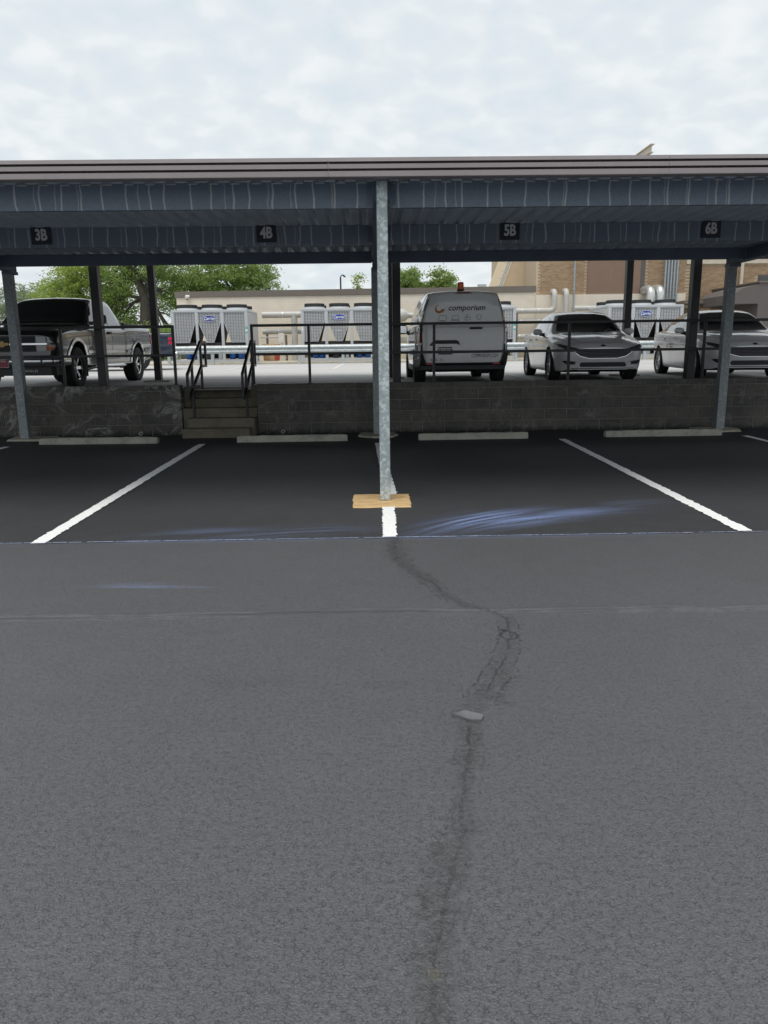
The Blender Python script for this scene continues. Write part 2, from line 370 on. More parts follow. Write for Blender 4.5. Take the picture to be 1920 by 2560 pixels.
def vnoise(x, y, sc, seed=0, oct=4):
    r = np.random.default_rng(seed); tab = r.random((256, 256)); tot = 0; amp = 1; s = 0
    for o in range(oct):
        X = x*sc*2**o + 31.7*o + 1000; Y = y*sc*2**o + 17.3*o + 1000
        xi = np.floor(X).astype(int); yi = np.floor(Y).astype(int); fx = X-xi; fy = Y-yi
        fx = fx*fx*(3-2*fx); fy = fy*fy*(3-2*fy)
        g = lambda a, b: tab[(xi+a) % 256, (yi+b) % 256]
        tot = tot + amp*((g(0, 0)*(1-fx)+g(1, 0)*fx)*(1-fy)+(g(0, 1)*(1-fx)+g(1, 1)*fx)*fy); s += amp; amp *= .55
    return tot/s
def pdist(x, y, path):
    """distance, signed side, arc position along a polyline"""
    best = np.full(x.shape, 1e9); side = np.zeros(x.shape); arc = np.zeros(x.shape); L = 0
    for (ax, ay), (bx, by) in zip(path[:-1], path[1:]):
        dx_, dy_ = bx-ax, by-ay; l = math.hypot(dx_, dy_)
        t = np.clip(((x-ax)*dx_+(y-ay)*dy_)/(l*l), 0, 1); px, py = ax+t*dx_, ay+t*dy_
        d = np.hypot(x-px, y-py); m = d < best
        best = np.where(m, d, best); side = np.where(m, np.sign((x-ax)*dy_-(y-ay)*dx_), side); arc = np.where(m, L+t*l, arc); L += l
    return best, side, arc
def ss(a, b, x):
    t = np.clip((x-a)/(b-a), 0, 1); return t*t*(3-2*t)
def lower_lot():
    xs = np.concatenate([[-90, -40, -20, -12, -9], np.arange(-7, -3.2, .08), np.arange(-3.2, -.25, .022), np.arange(-.25, 1.05, .0065), np.arange(1.05, 3.6, .022), np.arange(3.6, 7.2, .08), [9, 12, 20, 40, 90]])
    ys = np.concatenate([[-80, -30, -10, -3, -1], np.arange(0, 1.3, .1), np.arange(1.3, 6.1, .0085), np.arange(6.1, 8.2, .022), np.arange(8.2, 13.6, .12), [14.0]])
    X, Y = np.meshgrid(xs, ys, indexing='xy'); nx, ny = len(xs), len(ys)
    wx = X + (vnoise(X, Y, 14, 1)-.5)*.035 + (vnoise(X, Y, 60, 2, 2)-.5)*.012; wy = Y + (vnoise(X, Y, 14, 3)-.5)*.035
    d, sd, arc = pdist(wx, wy, CRACK)
    near = (Y > .2) & (Y < 6.0)
    wband = .03 + .055*vnoise(arc, arc*0, 1.7, 5, 3)
    band = (1-ss(wband*.8, wband*1.15, d)) * near
    rag = vnoise(X, Y, 22, 6, 5)
    # rough dark blotches where the seal did not take
    blots = [(.52, 3.10, .07, .14), (.60, 3.28, .05, .07), (.385, 2.73, .045, .10), (.33, 2.52, .05, .09), (.20, 2.02, .04, .16), (.135, 1.72, .035, .24), (.115, 1.50, .035, .2), (.125, 1.62, .03, .12), (.22, 5.35, .07, .30), (.34, 4.82, .07, .16), (.16, 5.75, .05, .12), (-.55, 3.25, .22, .05), (.05, 3.2, .2, .05), (-.9, 3.9, .12, .04)]
    dark = np.zeros_like(X)
    for bx, by, rx, ry in blots:
        q = np.hypot((X-bx)/rx, (Y-by)/ry)
        dark = np.maximum(dark, (1-ss(.25, 1.35, q + (rag-.5)*2.6)) * (.28 if abs(ry-.05) < .02 else .8))
    l2 = np.interp(arc, [0, .4, 1.6, 1.85, 2.1, 3.0, 3.3, 5.5], [.9, .8, .8, .4, .35, .4, .65, .8])
    dband = (1-ss(wband*.45, wband*.95, d + (rag-.5)*.05))*l2*near*ss(.25, .5, vnoise(arc, arc*0, 2.3, 61, 3)+.12)
    dark = np.maximum(dark, dband)
    # thin open cracks: edges of the filler band plus a centre split
    ed = np.abs(d-wband)
    lvl = np.interp(arc, [0, .3, 1.3, 1.75, 2.0, 2.15, 3.1, 3.3, 4.0, 5.2], [.8, .45, .6, .8, .2, 1, 1, .55, .45, .5])
    on = ss(.44, .60, vnoise(arc, sd, 9, 8, 4))*lvl
    crack = (1-ss(.001, .0055, ed+.004*(vnoise(X, Y, 90, 41, 2)-.3))) * on * near
    cen = .75*(1-ss(.0012, .0055, np.abs(d-.006*vnoise(arc, arc*0, 9, 43, 2)))) * ss(.26, .46, vnoise(arc, arc*0+3, 4, 9, 3)) * np.interp(arc, [0, 1.0, 1.3, 3.4, 3.8, 5.5], [.6, .7, .95, .9, .55, .6]) * near
    crumbs = ss(.73, .80, vnoise(X, Y, 75, 44, 2)) * (1-ss(wband*1.0, wband*2.0, d)) * lvl * near
    crack = np.maximum(np.maximum(crack, cen), crumbs*.9)
    for bx, by, r0 in ((.708, 3.80, .045),):
        q = np.hypot((wx-bx), (wy-by)*.8); crack = np.maximum(crack, (1-ss(.003, .01, np.abs(q-r0)))*.9)
    q = np.hypot((wx-.70)/1.2, wy-3.88); crack = np.maximum(crack, 1-ss(.012, .03, q))
    # the cold joint across the lot
    d2, s2, a2 = pdist(X + 0*X, Y + (vnoise(X, Y*0, 2.5, 11, 4)-.5)*.05, SEAM)
    sline = (1-ss(.001, .009, np.abs(d2-.008)))*ss(.35, .55, vnoise(X, Y*0, 2.2, 51, 4))*.4; crack = np.maximum(crack, sline); seamband = (1-ss(.045, .08, d2)); ridge = (1-ss(.0, .009, np.abs(d2-.02)))*ss(.4, .55, vnoise(X, Y*0+s2, 1.6, 12, 3)); ridge2 = (1-ss(0, .007, np.abs(d2-.045)))*ss(.5, .6, vnoise(X, Y*0+s2+5, 1.1, 13, 3))
    smooth = np.maximum(band*(1-dark)*.7, seamband*.75)
    # blue chalk dust, thrown off the snapped line
    ch = np.zeros_like(X); lean = X*.42
    fib = vnoise((Y-5.95-lean*.55)*1.0, X*.12, 9, 14, 4)
    for (cx, cy, L, W, ang, a) in ((.95, 6.62, 1.05, .19, .60, .75), (1.35, 6.55, .95, .17, .42, .7), (1.85, 6.80, .9, .15, .30, .45), (.55, 6.25, .6, .06, .75, .45), (-.7, 6.25, 1.0, .16, .18, .2), (-1.4, 6.28, .8, .10, .15, .17), (-1.5, 4.75, .55, .03, -.08, .38), (-1.25, 4.725, .32, .012, -.03, .5), (-1.6, 4.82, .4, .02, .06, .25), (2.5, 7.2, .7, .2, .3, .12)):
        u = (X-cx)*math.cos(ang)+(Y-cy)*math.sin(ang); v = -(X-cx)*math.sin(ang)+(Y-cy)*math.cos(ang)
        v = v + .12*(u/L)**2*W/.12
        strk = ss(.36, .66, vnoise(v*1.0, u*.06, 20, int(abs(cx*100))+20, 4))
        ch = np.maximum(ch, a*np.exp(-(u/(L*.55))**2-(v/W)**2)*(.12+.88*strk))
    ch = ch*((Y > 5.97) | (Y < 5.2))
    lin = np.exp(-((Y-5.945)/.05)**2)*.14*ss(.3, .6, vnoise(X, Y*0, 1.2, 33, 3))
    ch = np.clip(ch+lin, 0, .8)
    wh = np.zeros_like(X)
    for x0, x1, y0, y1 in STRIPES:
        xc = x0+(x1-x0)*np.clip((Y-y0)/(y1-y0), 0, 1)
        wh = np.maximum(wh, np.exp(-np.abs(X-xc-(-.015))/.055)*.62*((Y > y0-.03) & (Y < y1)))
    tint = np.exp(-(((X-.134)/.02)**2+((Y-1.565)/.03)**2)*1.2)*ss(.35, .6, rag)
    Z = -.006*crack - .004*dark*ss(.4, .7, vnoise(X, Y, 70, 15, 2)) + .0022*band + .008*ridge + .006*ridge2 + .003*seamband
    Z = Z + (vnoise(X, Y, 1.1, 16, 3)-.5)*.008*((np.abs(X) < 6.5) & (Y > .5) & (Y < 12))*ss(.5, 1.3, Y)
    vs = np.stack([X, Y, Z], -1).reshape(-1, 3)
    i = np.arange((ny-1)*(nx-1)); a = i//(nx-1)*nx + i % (nx-1)
    fs = np.stack([a, a+1, a+nx+1, a+nx], -1).astype(np.int32)
    me = bpy.data.meshes.new('parking_lot'); me.vertices.add(len(vs)); me.vertices.foreach_set('co', vs.astype(np.float32).ravel())
    me.loops.add(fs.size); me.loops.foreach_set('vertex_index', fs.ravel())
    me.polygons.add(len(fs)); me.polygons.foreach_set('loop_start', np.arange(0, fs.size, 4, dtype=np.int32))
    me.polygons.foreach_set('use_smooth', np.ones(len(fs), dtype=bool))
    me.update(calc_edges=True); me.validate()
    for n, arr in (('smooth', smooth), ('dark', dark), ('crack', crack), ('chalk', ch), ('white', wh), ('tint', tint)):
        at = me.attributes.new(n, 'FLOAT', 'POINT'); at.data.foreach_set('value', arr.astype(np.float32).ravel())
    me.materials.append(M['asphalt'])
    return tag(mkobj('parking_lot', me), kind='structure')
lot = lower_lot()
def stripe(x0, x1, y0, y1, w, parent, z=.0075, mat='paint', jag=.006, seed=0, name='parking_stripe'):
    r = np.random.default_rng(seed); n = max(6, int(abs(y1-y0)/.03)); mb = MB(); vs = []; fs = []
    for i in range(n+1):
        t = i/n; x = x0+(x1-x0)*t; y = y0+(y1-y0)*t; ja, jb = r.normal(0, jag, 2)
        vs += [(x-w/2+ja, y, z), (x+w/2+jb, y, z)]
        if i: fs.append((2*i-2, 2*i-1, 2*i+1, 2*i))
    return mb.add(vs, fs).build(name, M[mat], parent)
for k, (x0, x1, y0, y1) in enumerate(STRIPES): stripe(x0, x1, y0, y1, .118, lot, seed=k)
# snapped chalk line, broken and uneven
mb = MB(); r = np.random.default_rng(3); x = -7.5
while x < 7.5:
    l = r.uniform(.03, .16); w = r.uniform(.004, .011); y = 5.945+.0006*x+r.normal(0, .0012)
    mb.add([(x, y-w/2, .0078), (x+l, y-w/2, .0078), (x+l, y+w/2, .0078), (x, y+w/2, .0078)], [(0, 1, 2, 3)]); x += l + r.exponential(.012)
tag(mb.build('chalk_line', M['chalk'], lot), kind='stuff')
# loose curled piece of sealer
mb = MB(); pts = [(0, 0), (.045, .012), (.085, -.004), (.12, -.03), (.105, -.062), (.066, -.07), (.05, -.045), (.02, -.03), (-.012, -.012)]
n = len(pts); cz = [.006, .012, .010, .012, .007, .011, .004, .010, .012]
mb.add([(x, y, .003) for x, y in pts]+[(x, y, .006+z) for (x, y), z in zip(pts, cz)]+[(.055, -.03, .011)], [(i, (i+1) % n, n+(i+1) % n, n+i) for i in range(n)]+[(n+i, n+(i+1) % n, 2*n) for i in range(n)])
simple('sealer_film', (.12, .122, .128), .35, 0, .1, 30)
o = mb.build('sealer_flake', M['sealer_film'], None, 40, (.325, 2.90, 0))
tag(o, 'small curled flake of grey sealer lying on the cracked asphalt', 'debris')

# ------------------------------------------------------------ upper lot and land beyond
def lot_z(y): return .8 + .12*min(1, max(0, (y-18)/14))
mb = MB(); ysu = [14.04, 18, 22, 27, 32, 60]
mb.add([(x, y, lot_z(y)) for y in ysu for x in (-60, 60)], [(2*i, 2*i+1, 2*i+3, 2*i+2) for i in range(len(ysu)-1)])
upper = tag(mb.build('upper_parking_lot', M['upper']), kind='structure')
simple('grass', (.06, .09, .03), .95, 0, .4, 2, .4, 30, world=True)
mb = MB(); mb.add([(-900, 59.9, .85), (900, 59.9, .85), (900, 1500, .85), (-900, 1500, .85)], [(0, 1, 2, 3)])
tag(mb.build('far_ground', M['grass']), kind='structure')
mb = MB().box(-60, -3.434, 14.042, 59, -.5, .79).box(-2.076, 60, 14.042, 59, -.5, .79).box(-3.434, -2.076, 15.0, 59, -.5, .79)
tag(mb.build('embankment', M['grass']), kind='structure')
def ustripe(x0, y0, x1, y1, w=.1):
    d = Vector((x1-x0, y1-y0)).normalized(); nx, ny = -d.y*w/2, d.x*w/2; mb = MB()
    mb.add([(x0+nx, y0+ny, lot_z(y0)+.006), (x0-nx, y0-ny, lot_z(y0)+.006), (x1-nx, y1-ny, lot_z(y1)+.006), (x1+nx, y1+ny, lot_z(y1)+.006)], [(0, 1, 2, 3)])
    mb.build('parking_stripe', M['pale_line'], upper)
for a in ((-2.3, 14.6, -2.17, 18.6), (-7.9, 14.6, -7.7, 19.6), (3.42, 14.6, 3.5, 19.6), (-1.25, 25.5, -1.1, 31.2), (-9.6, 25.5, -10.1, 31.2), (6.45, 14.6, 6.7, 19.6), (-4.8, 25.5, -4.9, 31.2), (2.3, 25.5, 2.5, 31.2), (9.3, 14.6, 9.6, 19.6)): ustripe(*a)

# ------------------------------------------------------------ retaining walls of concrete block
BL, BH, WY = .4064, .2, 13.85
def block_mesh(l, hgt, dep=.19, seed=0):
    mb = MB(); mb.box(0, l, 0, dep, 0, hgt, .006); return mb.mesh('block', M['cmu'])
BLK = {}
def wall_section(xa, xb, label, off):
    t = thing('retaining_wall', label, 'wall', ((xa+xb)/2, WY, 0)); ox, oy = t.location.x, t.location.y
    mb = MB(); mb.box(xa-ox+.004, xb-ox-.004, .007, .195, -.1, .893); mb.build('mortar_core', M['mortar'], t)
    for c in range(5):
        z0 = c*BH if c < 4 else .8; hh = BH-.009 if c < 4 else .1
        x = xa - ((off + (c % 2)*.5) % 1.0)*BL
        while x < xb-.02:
            a, b = max(x, xa), min(x+BL-.009, xb)
            if b-a > .03:
                k = (round(b-a, 3), c == 4)
                if k not in BLK: BLK[k] = block_mesh(k[0], hh)
                o = mkobj('block' if c < 4 else 'cap_block', BLK[k], t, (a-ox, random.uniform(-.0025, .0025), z0+.0005))
            x += BL
    return t
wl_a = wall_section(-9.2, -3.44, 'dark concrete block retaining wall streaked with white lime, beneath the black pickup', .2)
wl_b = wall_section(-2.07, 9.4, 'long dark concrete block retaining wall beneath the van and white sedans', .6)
simple('pvc', (.62, .62, .58), .5)
for wl_, x in ((wl_a, -4.2), (wl_b, -1.62)):
    mb = MB(); p = [(.033, -.05), (.033, .1), (.026, .1), (.026, -.05), (.033, -.05)]; mb.lathe(p, (0, 0, 0), 'y', 16)
    mb.build('weep_pipe', M['pvc'], wl_, 30, (x-wl_.location.x, .0, .045))

# ------------------------------------------------------------ steps and stair handrails
st = thing('concrete_stair', 'short flight of dingy concrete steps cut between the two retaining walls', 'stairs', (-2.75, 13.35, 0))
for i in range(5):
    y0 = 13.35+.27*i; xa, xb = ((-3.335, -2.155) if i == 0 else (-3.30, -2.10) if i == 1 else (-3.432, -2.078))
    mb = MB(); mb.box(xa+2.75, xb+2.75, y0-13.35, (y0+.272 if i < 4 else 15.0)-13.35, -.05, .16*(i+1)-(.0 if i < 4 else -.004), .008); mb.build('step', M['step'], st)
for xx, nm in ((-3.436, 'a'), (-2.074, 'b')):
    s_ = 1 if nm == 'a' else -1
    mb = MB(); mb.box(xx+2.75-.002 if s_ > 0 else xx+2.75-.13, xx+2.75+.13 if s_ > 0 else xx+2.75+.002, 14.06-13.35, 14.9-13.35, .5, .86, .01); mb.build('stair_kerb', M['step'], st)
def handrail(x, label):
    t = thing('stair_handrail', label, 'handrail', (x, 14, 0)); s = .0215
    def bar(name, pts):
        mb = MB()
        for a, b in zip(pts[:-1], pts[1:]):
            a = Vector((0, a[0]-14, a[1])); b = Vector((0, b[0]-14, b[1])); d = (b-a).normalized(); n = Vector((0, -d.z, d.y)); u = Vector((1, 0, 0))
            a2 = a-d*s*.9; b2 = b+d*s*.9
            vs = [p+u*i*s+n*j*s for p in (a2, b2) for i, j in ((-1, -1), (1, -1), (1, 1), (-1, 1))]
            mb.add(vs, [(0, 1, 2, 3), (4, 5, 6, 7), (0, 1, 5, 4), (1, 2, 6, 5), (2, 3, 7, 6), (3, 0, 4, 7)])
        mb.build(name, M['black_rail'], t)
    bar('top_rail', [(14.92, 1.665), (14.5, 1.665), (13.35, 1.10), (13.35, .70)])
    bar('lower_rail', [(14.92, 1.22), (14.5, 1.22), (13.42, .69)])
    bar('end_post', [(14.92, 1.62), (14.92, 1.26)])
    bar('post', [(14.5, .80), (14.5, 1.62)])
    bar('post', [(13.72, .32), (13.72, 1.24)])
    return t
handrail(-3.18, 'sloping black stair handrail on the pickup side of the steps')
handrail(-2.23, 'sloping black stair handrail on the side of the steps nearer the galvanised post')

# ------------------------------------------------------------ black pipe railings on the walls
def railing(xa, xb, posts, label):
    t = thing('pipe_railing', label, 'railing', ((xa+xb)/2, 14.0, .9)); ox = t.location.x
    for nm, z in (('top_rail', 1.035), ('mid_rail', .53)):
        mb = MB(); mb.box(xa-ox, xb-ox, -.024, .024, z-.024, z+.024, .004); mb.build(nm, M['black_rail'], t)
    for x in posts:
        mb = MB(); mb.box(-.0235, .0235, -.0235, .0235, -.0005, 1.010, .004); mb.box(-.05, .05, -.05, .05, 0, .012); mb.build('post', M['black_rail'], t, None, (x-ox, 0, 0))
railing(-9.1, -3.52, (-3.543, -5.55, -7.6), 'two-rail black railing running in front of the black pickup')
railing(-2.155, 9.3, (-2.132, -1.11, 1.15, 3.605, 6.073, 8.4), 'long two-rail black railing in front of the van and white sedans')

# ------------------------------------------------------------ lower carport
cp = thing('carport', 'flat-roofed steel carport with dark corrugated deck over the striped lower stalls', 'carport', (.125, 10, 0)); CX = .125
def lp(mb, name, mat, smooth=None, par=None, loc=None): return mb.build(name, M[mat], par or cp, smooth, loc)
def B(x0, x1, y0, y1, z0, z1, c=0): return MB().box(x0-CX, x1-CX, y0-10, y1-10, z0, z1, c)
lp(B(.075, .178, 7.45, 7.56, .012, 3.02, .006), 'front_post', 'galv')
for x in (-6.10, .105, 6.20): lp(B(x-.075, x+.075, 13.36, 13.50, .03, 2.84, .006), 'rear_post', 'galvd')
for x in (-6.075, .125, 6.23):
    # side beam with a tapered rear haunch
    mb = MB(); mb.prism([(7.62-10, 3.04), (13.55-10, 3.04), (13.55-10, 2.85), (12.6-10, 2.85), (7.62-10, 2.87)], 'x', x-CX-.075, x-CX+.075); lp(mb, 'side_beam', 'dark_beam')
    lp(B(x-.09, x+.09, 13.34, 13.56, 2.80, 2.849), 'cap_plate', 'dark_beam')
XJ = [-9.4, -6.15, .125, 6.23, 9.4]
for (py, zb, mt) in ((7.66, 2.815, 'purlin'), (10.2, 2.808, 'purlin'), (12.85, 2.868, 'dark_beam')):
    for a, b in zip(XJ[:-1], XJ[1:]):
        a2, b2 = a+.085, b-.085; mb = MB()
        zt = 3.046
        mb.prism([(py-10, zb), (py-10+.06, zb), (py-10+.06, zb+.012), (py-10+.004, zb+.012), (py-10+.004, zt-.004), (py-10+.06, zt-.004), (py-10+.06, zt), (py-10, zt)], 'x', a2-CX, b2-CX)
        lp(mb, 'purlin', mt)
        for xx in (a2-.01, b2-.055):
            if mt == 'purlin': lp(B(xx, xx+.06, py-.008, py-.0005, zb+.02, zt-.02), 'purlin_clip', 'dark_beam')
# corrugated deck panels, flutes running front to back
PITCH = .2
def deck_panel(x0, n):
    mb = MB(); pr = []
    for i in range(n):
        b = x0+i*PITCH; pr += [(b, 0), (b+.085, 0), (b+.115, .042), (b+.17, .042), (b+.198, .002)]
    pr += [(x0+n*PITCH+.001, -.0012), (x0+n*PITCH+.05, -.0012)]
    top = [(x, 3.05+z) for x, z in pr]; bot = [(x, 3.0515+z) for x, z in pr]; k = len(top)
    vs = [(x-CX, y-10, z) for y in (7.24, 13.9) for x, z in top] + [(x-CX, y-10, z+.0012) for y in (7.24, 13.9) for x, z in top]
    fs = [(i, i+1, k+i+1, k+i) for i in range(k-1)]+[(2*k+i, 2*k+i+1, 3*k+i+1, 3*k+i) for i in range(k-1)]
    me = mb.add(vs, fs); lp(mb, 'deck_panel', 'deck_paint')
x = -9.4
while x < 9.3: deck_panel(x, 5); x += 5*PITCH
# fascia in lengths, two grooves
prof = [(0, 2.993), (.018, 2.988), (.085, 2.988), (.085, 3.155), (.0, 3.155), (-.006, 3.122), (.07, 3.121), (.07, 3.108), (-.004, 3.101), (-.006, 3.064), (.07, 3.063), (.07, 3.050), (-.004, 3.043), (-.006, 2.998)]
fx = [-9.45, -6.43, -3.39, -.352, 2.686, 5.72, 8.75]
for a, b in zip(fx[:-1], fx[1:]):
    mb = MB(); mb.prism([(y+7.19-10, z) for y, z in prof], 'x', a-CX+.0012, b-CX-.0012); lp(mb, 'fascia_panel', 'fascia_paint')
    mb = MB(); mb.prism([(13.9-10, 2.99), (13.93-10, 2.99), (13.93-10, 3.155), (13.9-10, 3.155)], 'x', a-CX+.0012, b-CX-.0012); lp(mb, 'rear_fascia', 'fascia_paint')
mb = MB(); x = -9.3
while x < 9.3:
    if abs(x-.13) > .12: mb.box(x-CX, x-CX+.085, 7.655-10, 7.658-10, 3.034, 3.0435)
    x += PITCH
tag(lp(mb, 'flute_daylight', 'daylight_pale'), kind='stuff')  # pale strips stand in for daylight showing at the open deck flutes
# footings
def pad(poly, z, mat, lab=None):
    mb = MB(); n = len(poly); cx = sum(p[0] for p in poly)/n; cy = sum(p[1] for p in poly)/n
    P2 = []
    for i in range(n):
        a, b = poly[i], poly[(i+1) % n]
        for k in range(5):
            t = k/5; P2.append((a[0]+(b[0]-a[0])*t+random.gauss(0, .006), a[1]+(b[1]-a[1])*t+random.gauss(0, .006)))
    n = len(P2); ins = [(cx+(x-cx)*.97-CX, cy+(y-cy)*.97-10, z) for x, y in P2]
    mb.add([(x-CX, y-10, 0) for x, y in P2]+ins, [(i, (i+1) % n, n+(i+1) % n, n+i) for i in range(n)]+[tuple(range(n, 2*n))])
    o = lp(mb, 'footing', mat)
    if lab: o['label'] = lab
pad([(-.20, 7.14), (.385, 7.15), (.375, 7.60), (.39, 7.80), (-.20, 7.81)], .009, 'tan', 'bare tan rectangular footing under the front post')
pad([(-6.36, 13.25), (-5.70, 13.2), (-5.66, 13.75), (-6.45, 13.8)], .03, 'padc', 'rough concrete footing under a rear post')
pad([(-.25, 13.2), (.03, 12.97), (.36, 13.05), (.46, 13.3), (.4, 13.7), (-.2, 13.7)], .03, 'padc')
pad([(5.75, 13.45), (5.98, 13.1), (6.5, 13.2), (6.6, 13.5), (6.5, 13.75), (5.8, 13.75)], .03, 'padc')

# stall number plates on the middle purlin
for s, x in (('3B', -4.155), ('4B', -1.305), ('5B', 1.806), ('6B', 4.398)):
    t = thing('number_sign', 'small black plate lettered %s hung under the carport roof' % s, 'sign', (x, 10.185, 2.955))
    MB().box(-.125, .125, -.003, .003, -.108, .1, .001).build('plate', M['sign_black'], t)
    flat_text('numeral', s, .185, M['sign_grey'], t, lambda u, v: (u*.78, -.0045, v*1.0+.002), bold=.007, space=.98)

# ------------------------------------------------------------ wheel stops
for i, (xc, yc, rz, lab) in enumerate(((-4.57, 12.72, -.03, 'long grey concrete wheel stop beside the far rear post, below the pickup'), (-1.33, 12.68, .012, 'grey concrete wheel stop in front of the steps, between two white lines'), (1.70, 12.66, .02, 'grey concrete wheel stop in the stall below the van'), (4.93, 12.72, .012, 'long scuffed concrete wheel stop below the white sedans'))):
    r = np.random.default_rng(40+i); L = 1.86 if i in (1, 2) else 2.0; n = 26; vs = []; fs = []
    sec = [(-.075, 0), (-.07, .06), (-.05, .105), (.05, .105), (.07, .06), (.075, 0)]
    for k in range(n+1):
        u = k/n*L-L/2; e_ = 1 if 0 < k < n else .82
        bow = .004*math.sin(k*.8+i)
        for (y, z) in sec: vs.append((u+(0 if 0 < k < n else .01*np.sign(-u)), y*e_+r.normal(0, .0018), max(0, z*(.99 if 0 < k < n else .9)+(r.normal(0, .0035) if z > .03 else 0))))
        if k: fs += [((k-1)*6+j, (k-1)*6+j+1, k*6+j+1, k*6+j) for j in range(5)]
    fs += [tuple(range(6)), tuple(range(n*6, n*6+6))]
    mb = MB().add(vs, fs); o = mb.build('wheel_stop', M['stop'], None, 35, (xc, yc, .002)); o.rotation_euler[2] = rz; tag(o, lab, 'wheel stop', 'wheel stops along the retaining wall')

# ------------------------------------------------------------ upper carport, over the vehicles
uc = thing('carport', 'second carport on slim bronze posts, sheltering the pickup, van and sedans', 'carport', (.5, 16.5, .8))
for x in (-10.5, -5.02, .49, 6.04, 11.6):
    for y in (14.5, 18.25):
        MB().box(-.075, .075, -.09, .09, .012, 2.90, .008).build('post', M['bronze_steel'], uc, None, (x-.5, y-16.5, 0))
        MB().prism([(-.3, -.22), (.3, -.25), (.27, .25), (-.29, .22)], 'z', .0, .02 if y < 15 else .04).build('footing', M['padc'], uc, None, (x-.5, y-16.5, 0))
    MB().box(-.09, .09, -3.0, 3.6, 2.88, 3.06).build('side_beam', M['bronze_steel'], uc, None, (x-.5, 0, 0))
for y in (13.75, 15.8, 18, 20): MB().box(-13, 13, -.04, .04, 3.062, 3.24).build('purlin', M['bronze_deck'], uc, None, (0, y-16.5, 0))
for k in range(13): MB().box(-13+2*k+.001, -11+2*k-.001, -3.02, 3.65, 3.242, 3.28).build('deck_panel', M['bronze_deck'], uc)
for y in (13.46, 20.15): MB().box(-13, 13, -.02, .02, 2.98 if y < 15 else 3.05, 3.33).build('fascia', M['fascia_paint'], uc, None, (0, y-16.5, 0))

# ------------------------------------------------------------ vehicle toolkit
def pchip(xs, ys, x):
    xs = np.array(xs, float); ys = np.array(ys, float); h = np.diff(xs); d = np.diff(ys)/h; m = np.zeros(len(xs))
    for i in range(1, len(xs)-1):
        if d[i-1]*d[i] > 0:
            w1, w2 = 2*h[i]+h[i-1], h[i]+2*h[i-1]; m[i] = (w1+w2)/(w1/d[i-1]+w2/d[i])
    m[0], m[-1] = d[0], d[-1]
    i = np.clip(np.searchsorted(xs, x)-1, 0, len(h)-1); t = (x-xs[i])/h[i]; t = np.clip(t, 0, 1)
    return (ys[i]*(1+2*t)*(1-t)**2+h[i]*m[i]*t*(1-t)**2+ys[i+1]*t*t*(3-2*t)+h[i]*m[i+1]*t*t*(t-1))
def catmull(P, k):
    P = np.array(P, float); out = []
    for i in range(len(P)-1):
        p0 = P[max(i-1, 0)]; p1 = P[i]; p2 = P[i+1]; p3 = P[min(i+2, len(P)-1)]
        m1 = (p2-p0)*.5*.7; m2 = (p3-p1)*.5*.7
        for j in range(k):
            t = j/k; out.append((2*t**3-3*t*t+1)*p1+(t**3-2*t*t+t)*m1+(-2*t**3+3*t*t)*p2+(t**3-t*t)*m2)
    out.append(P[-1]); return np.array(out)
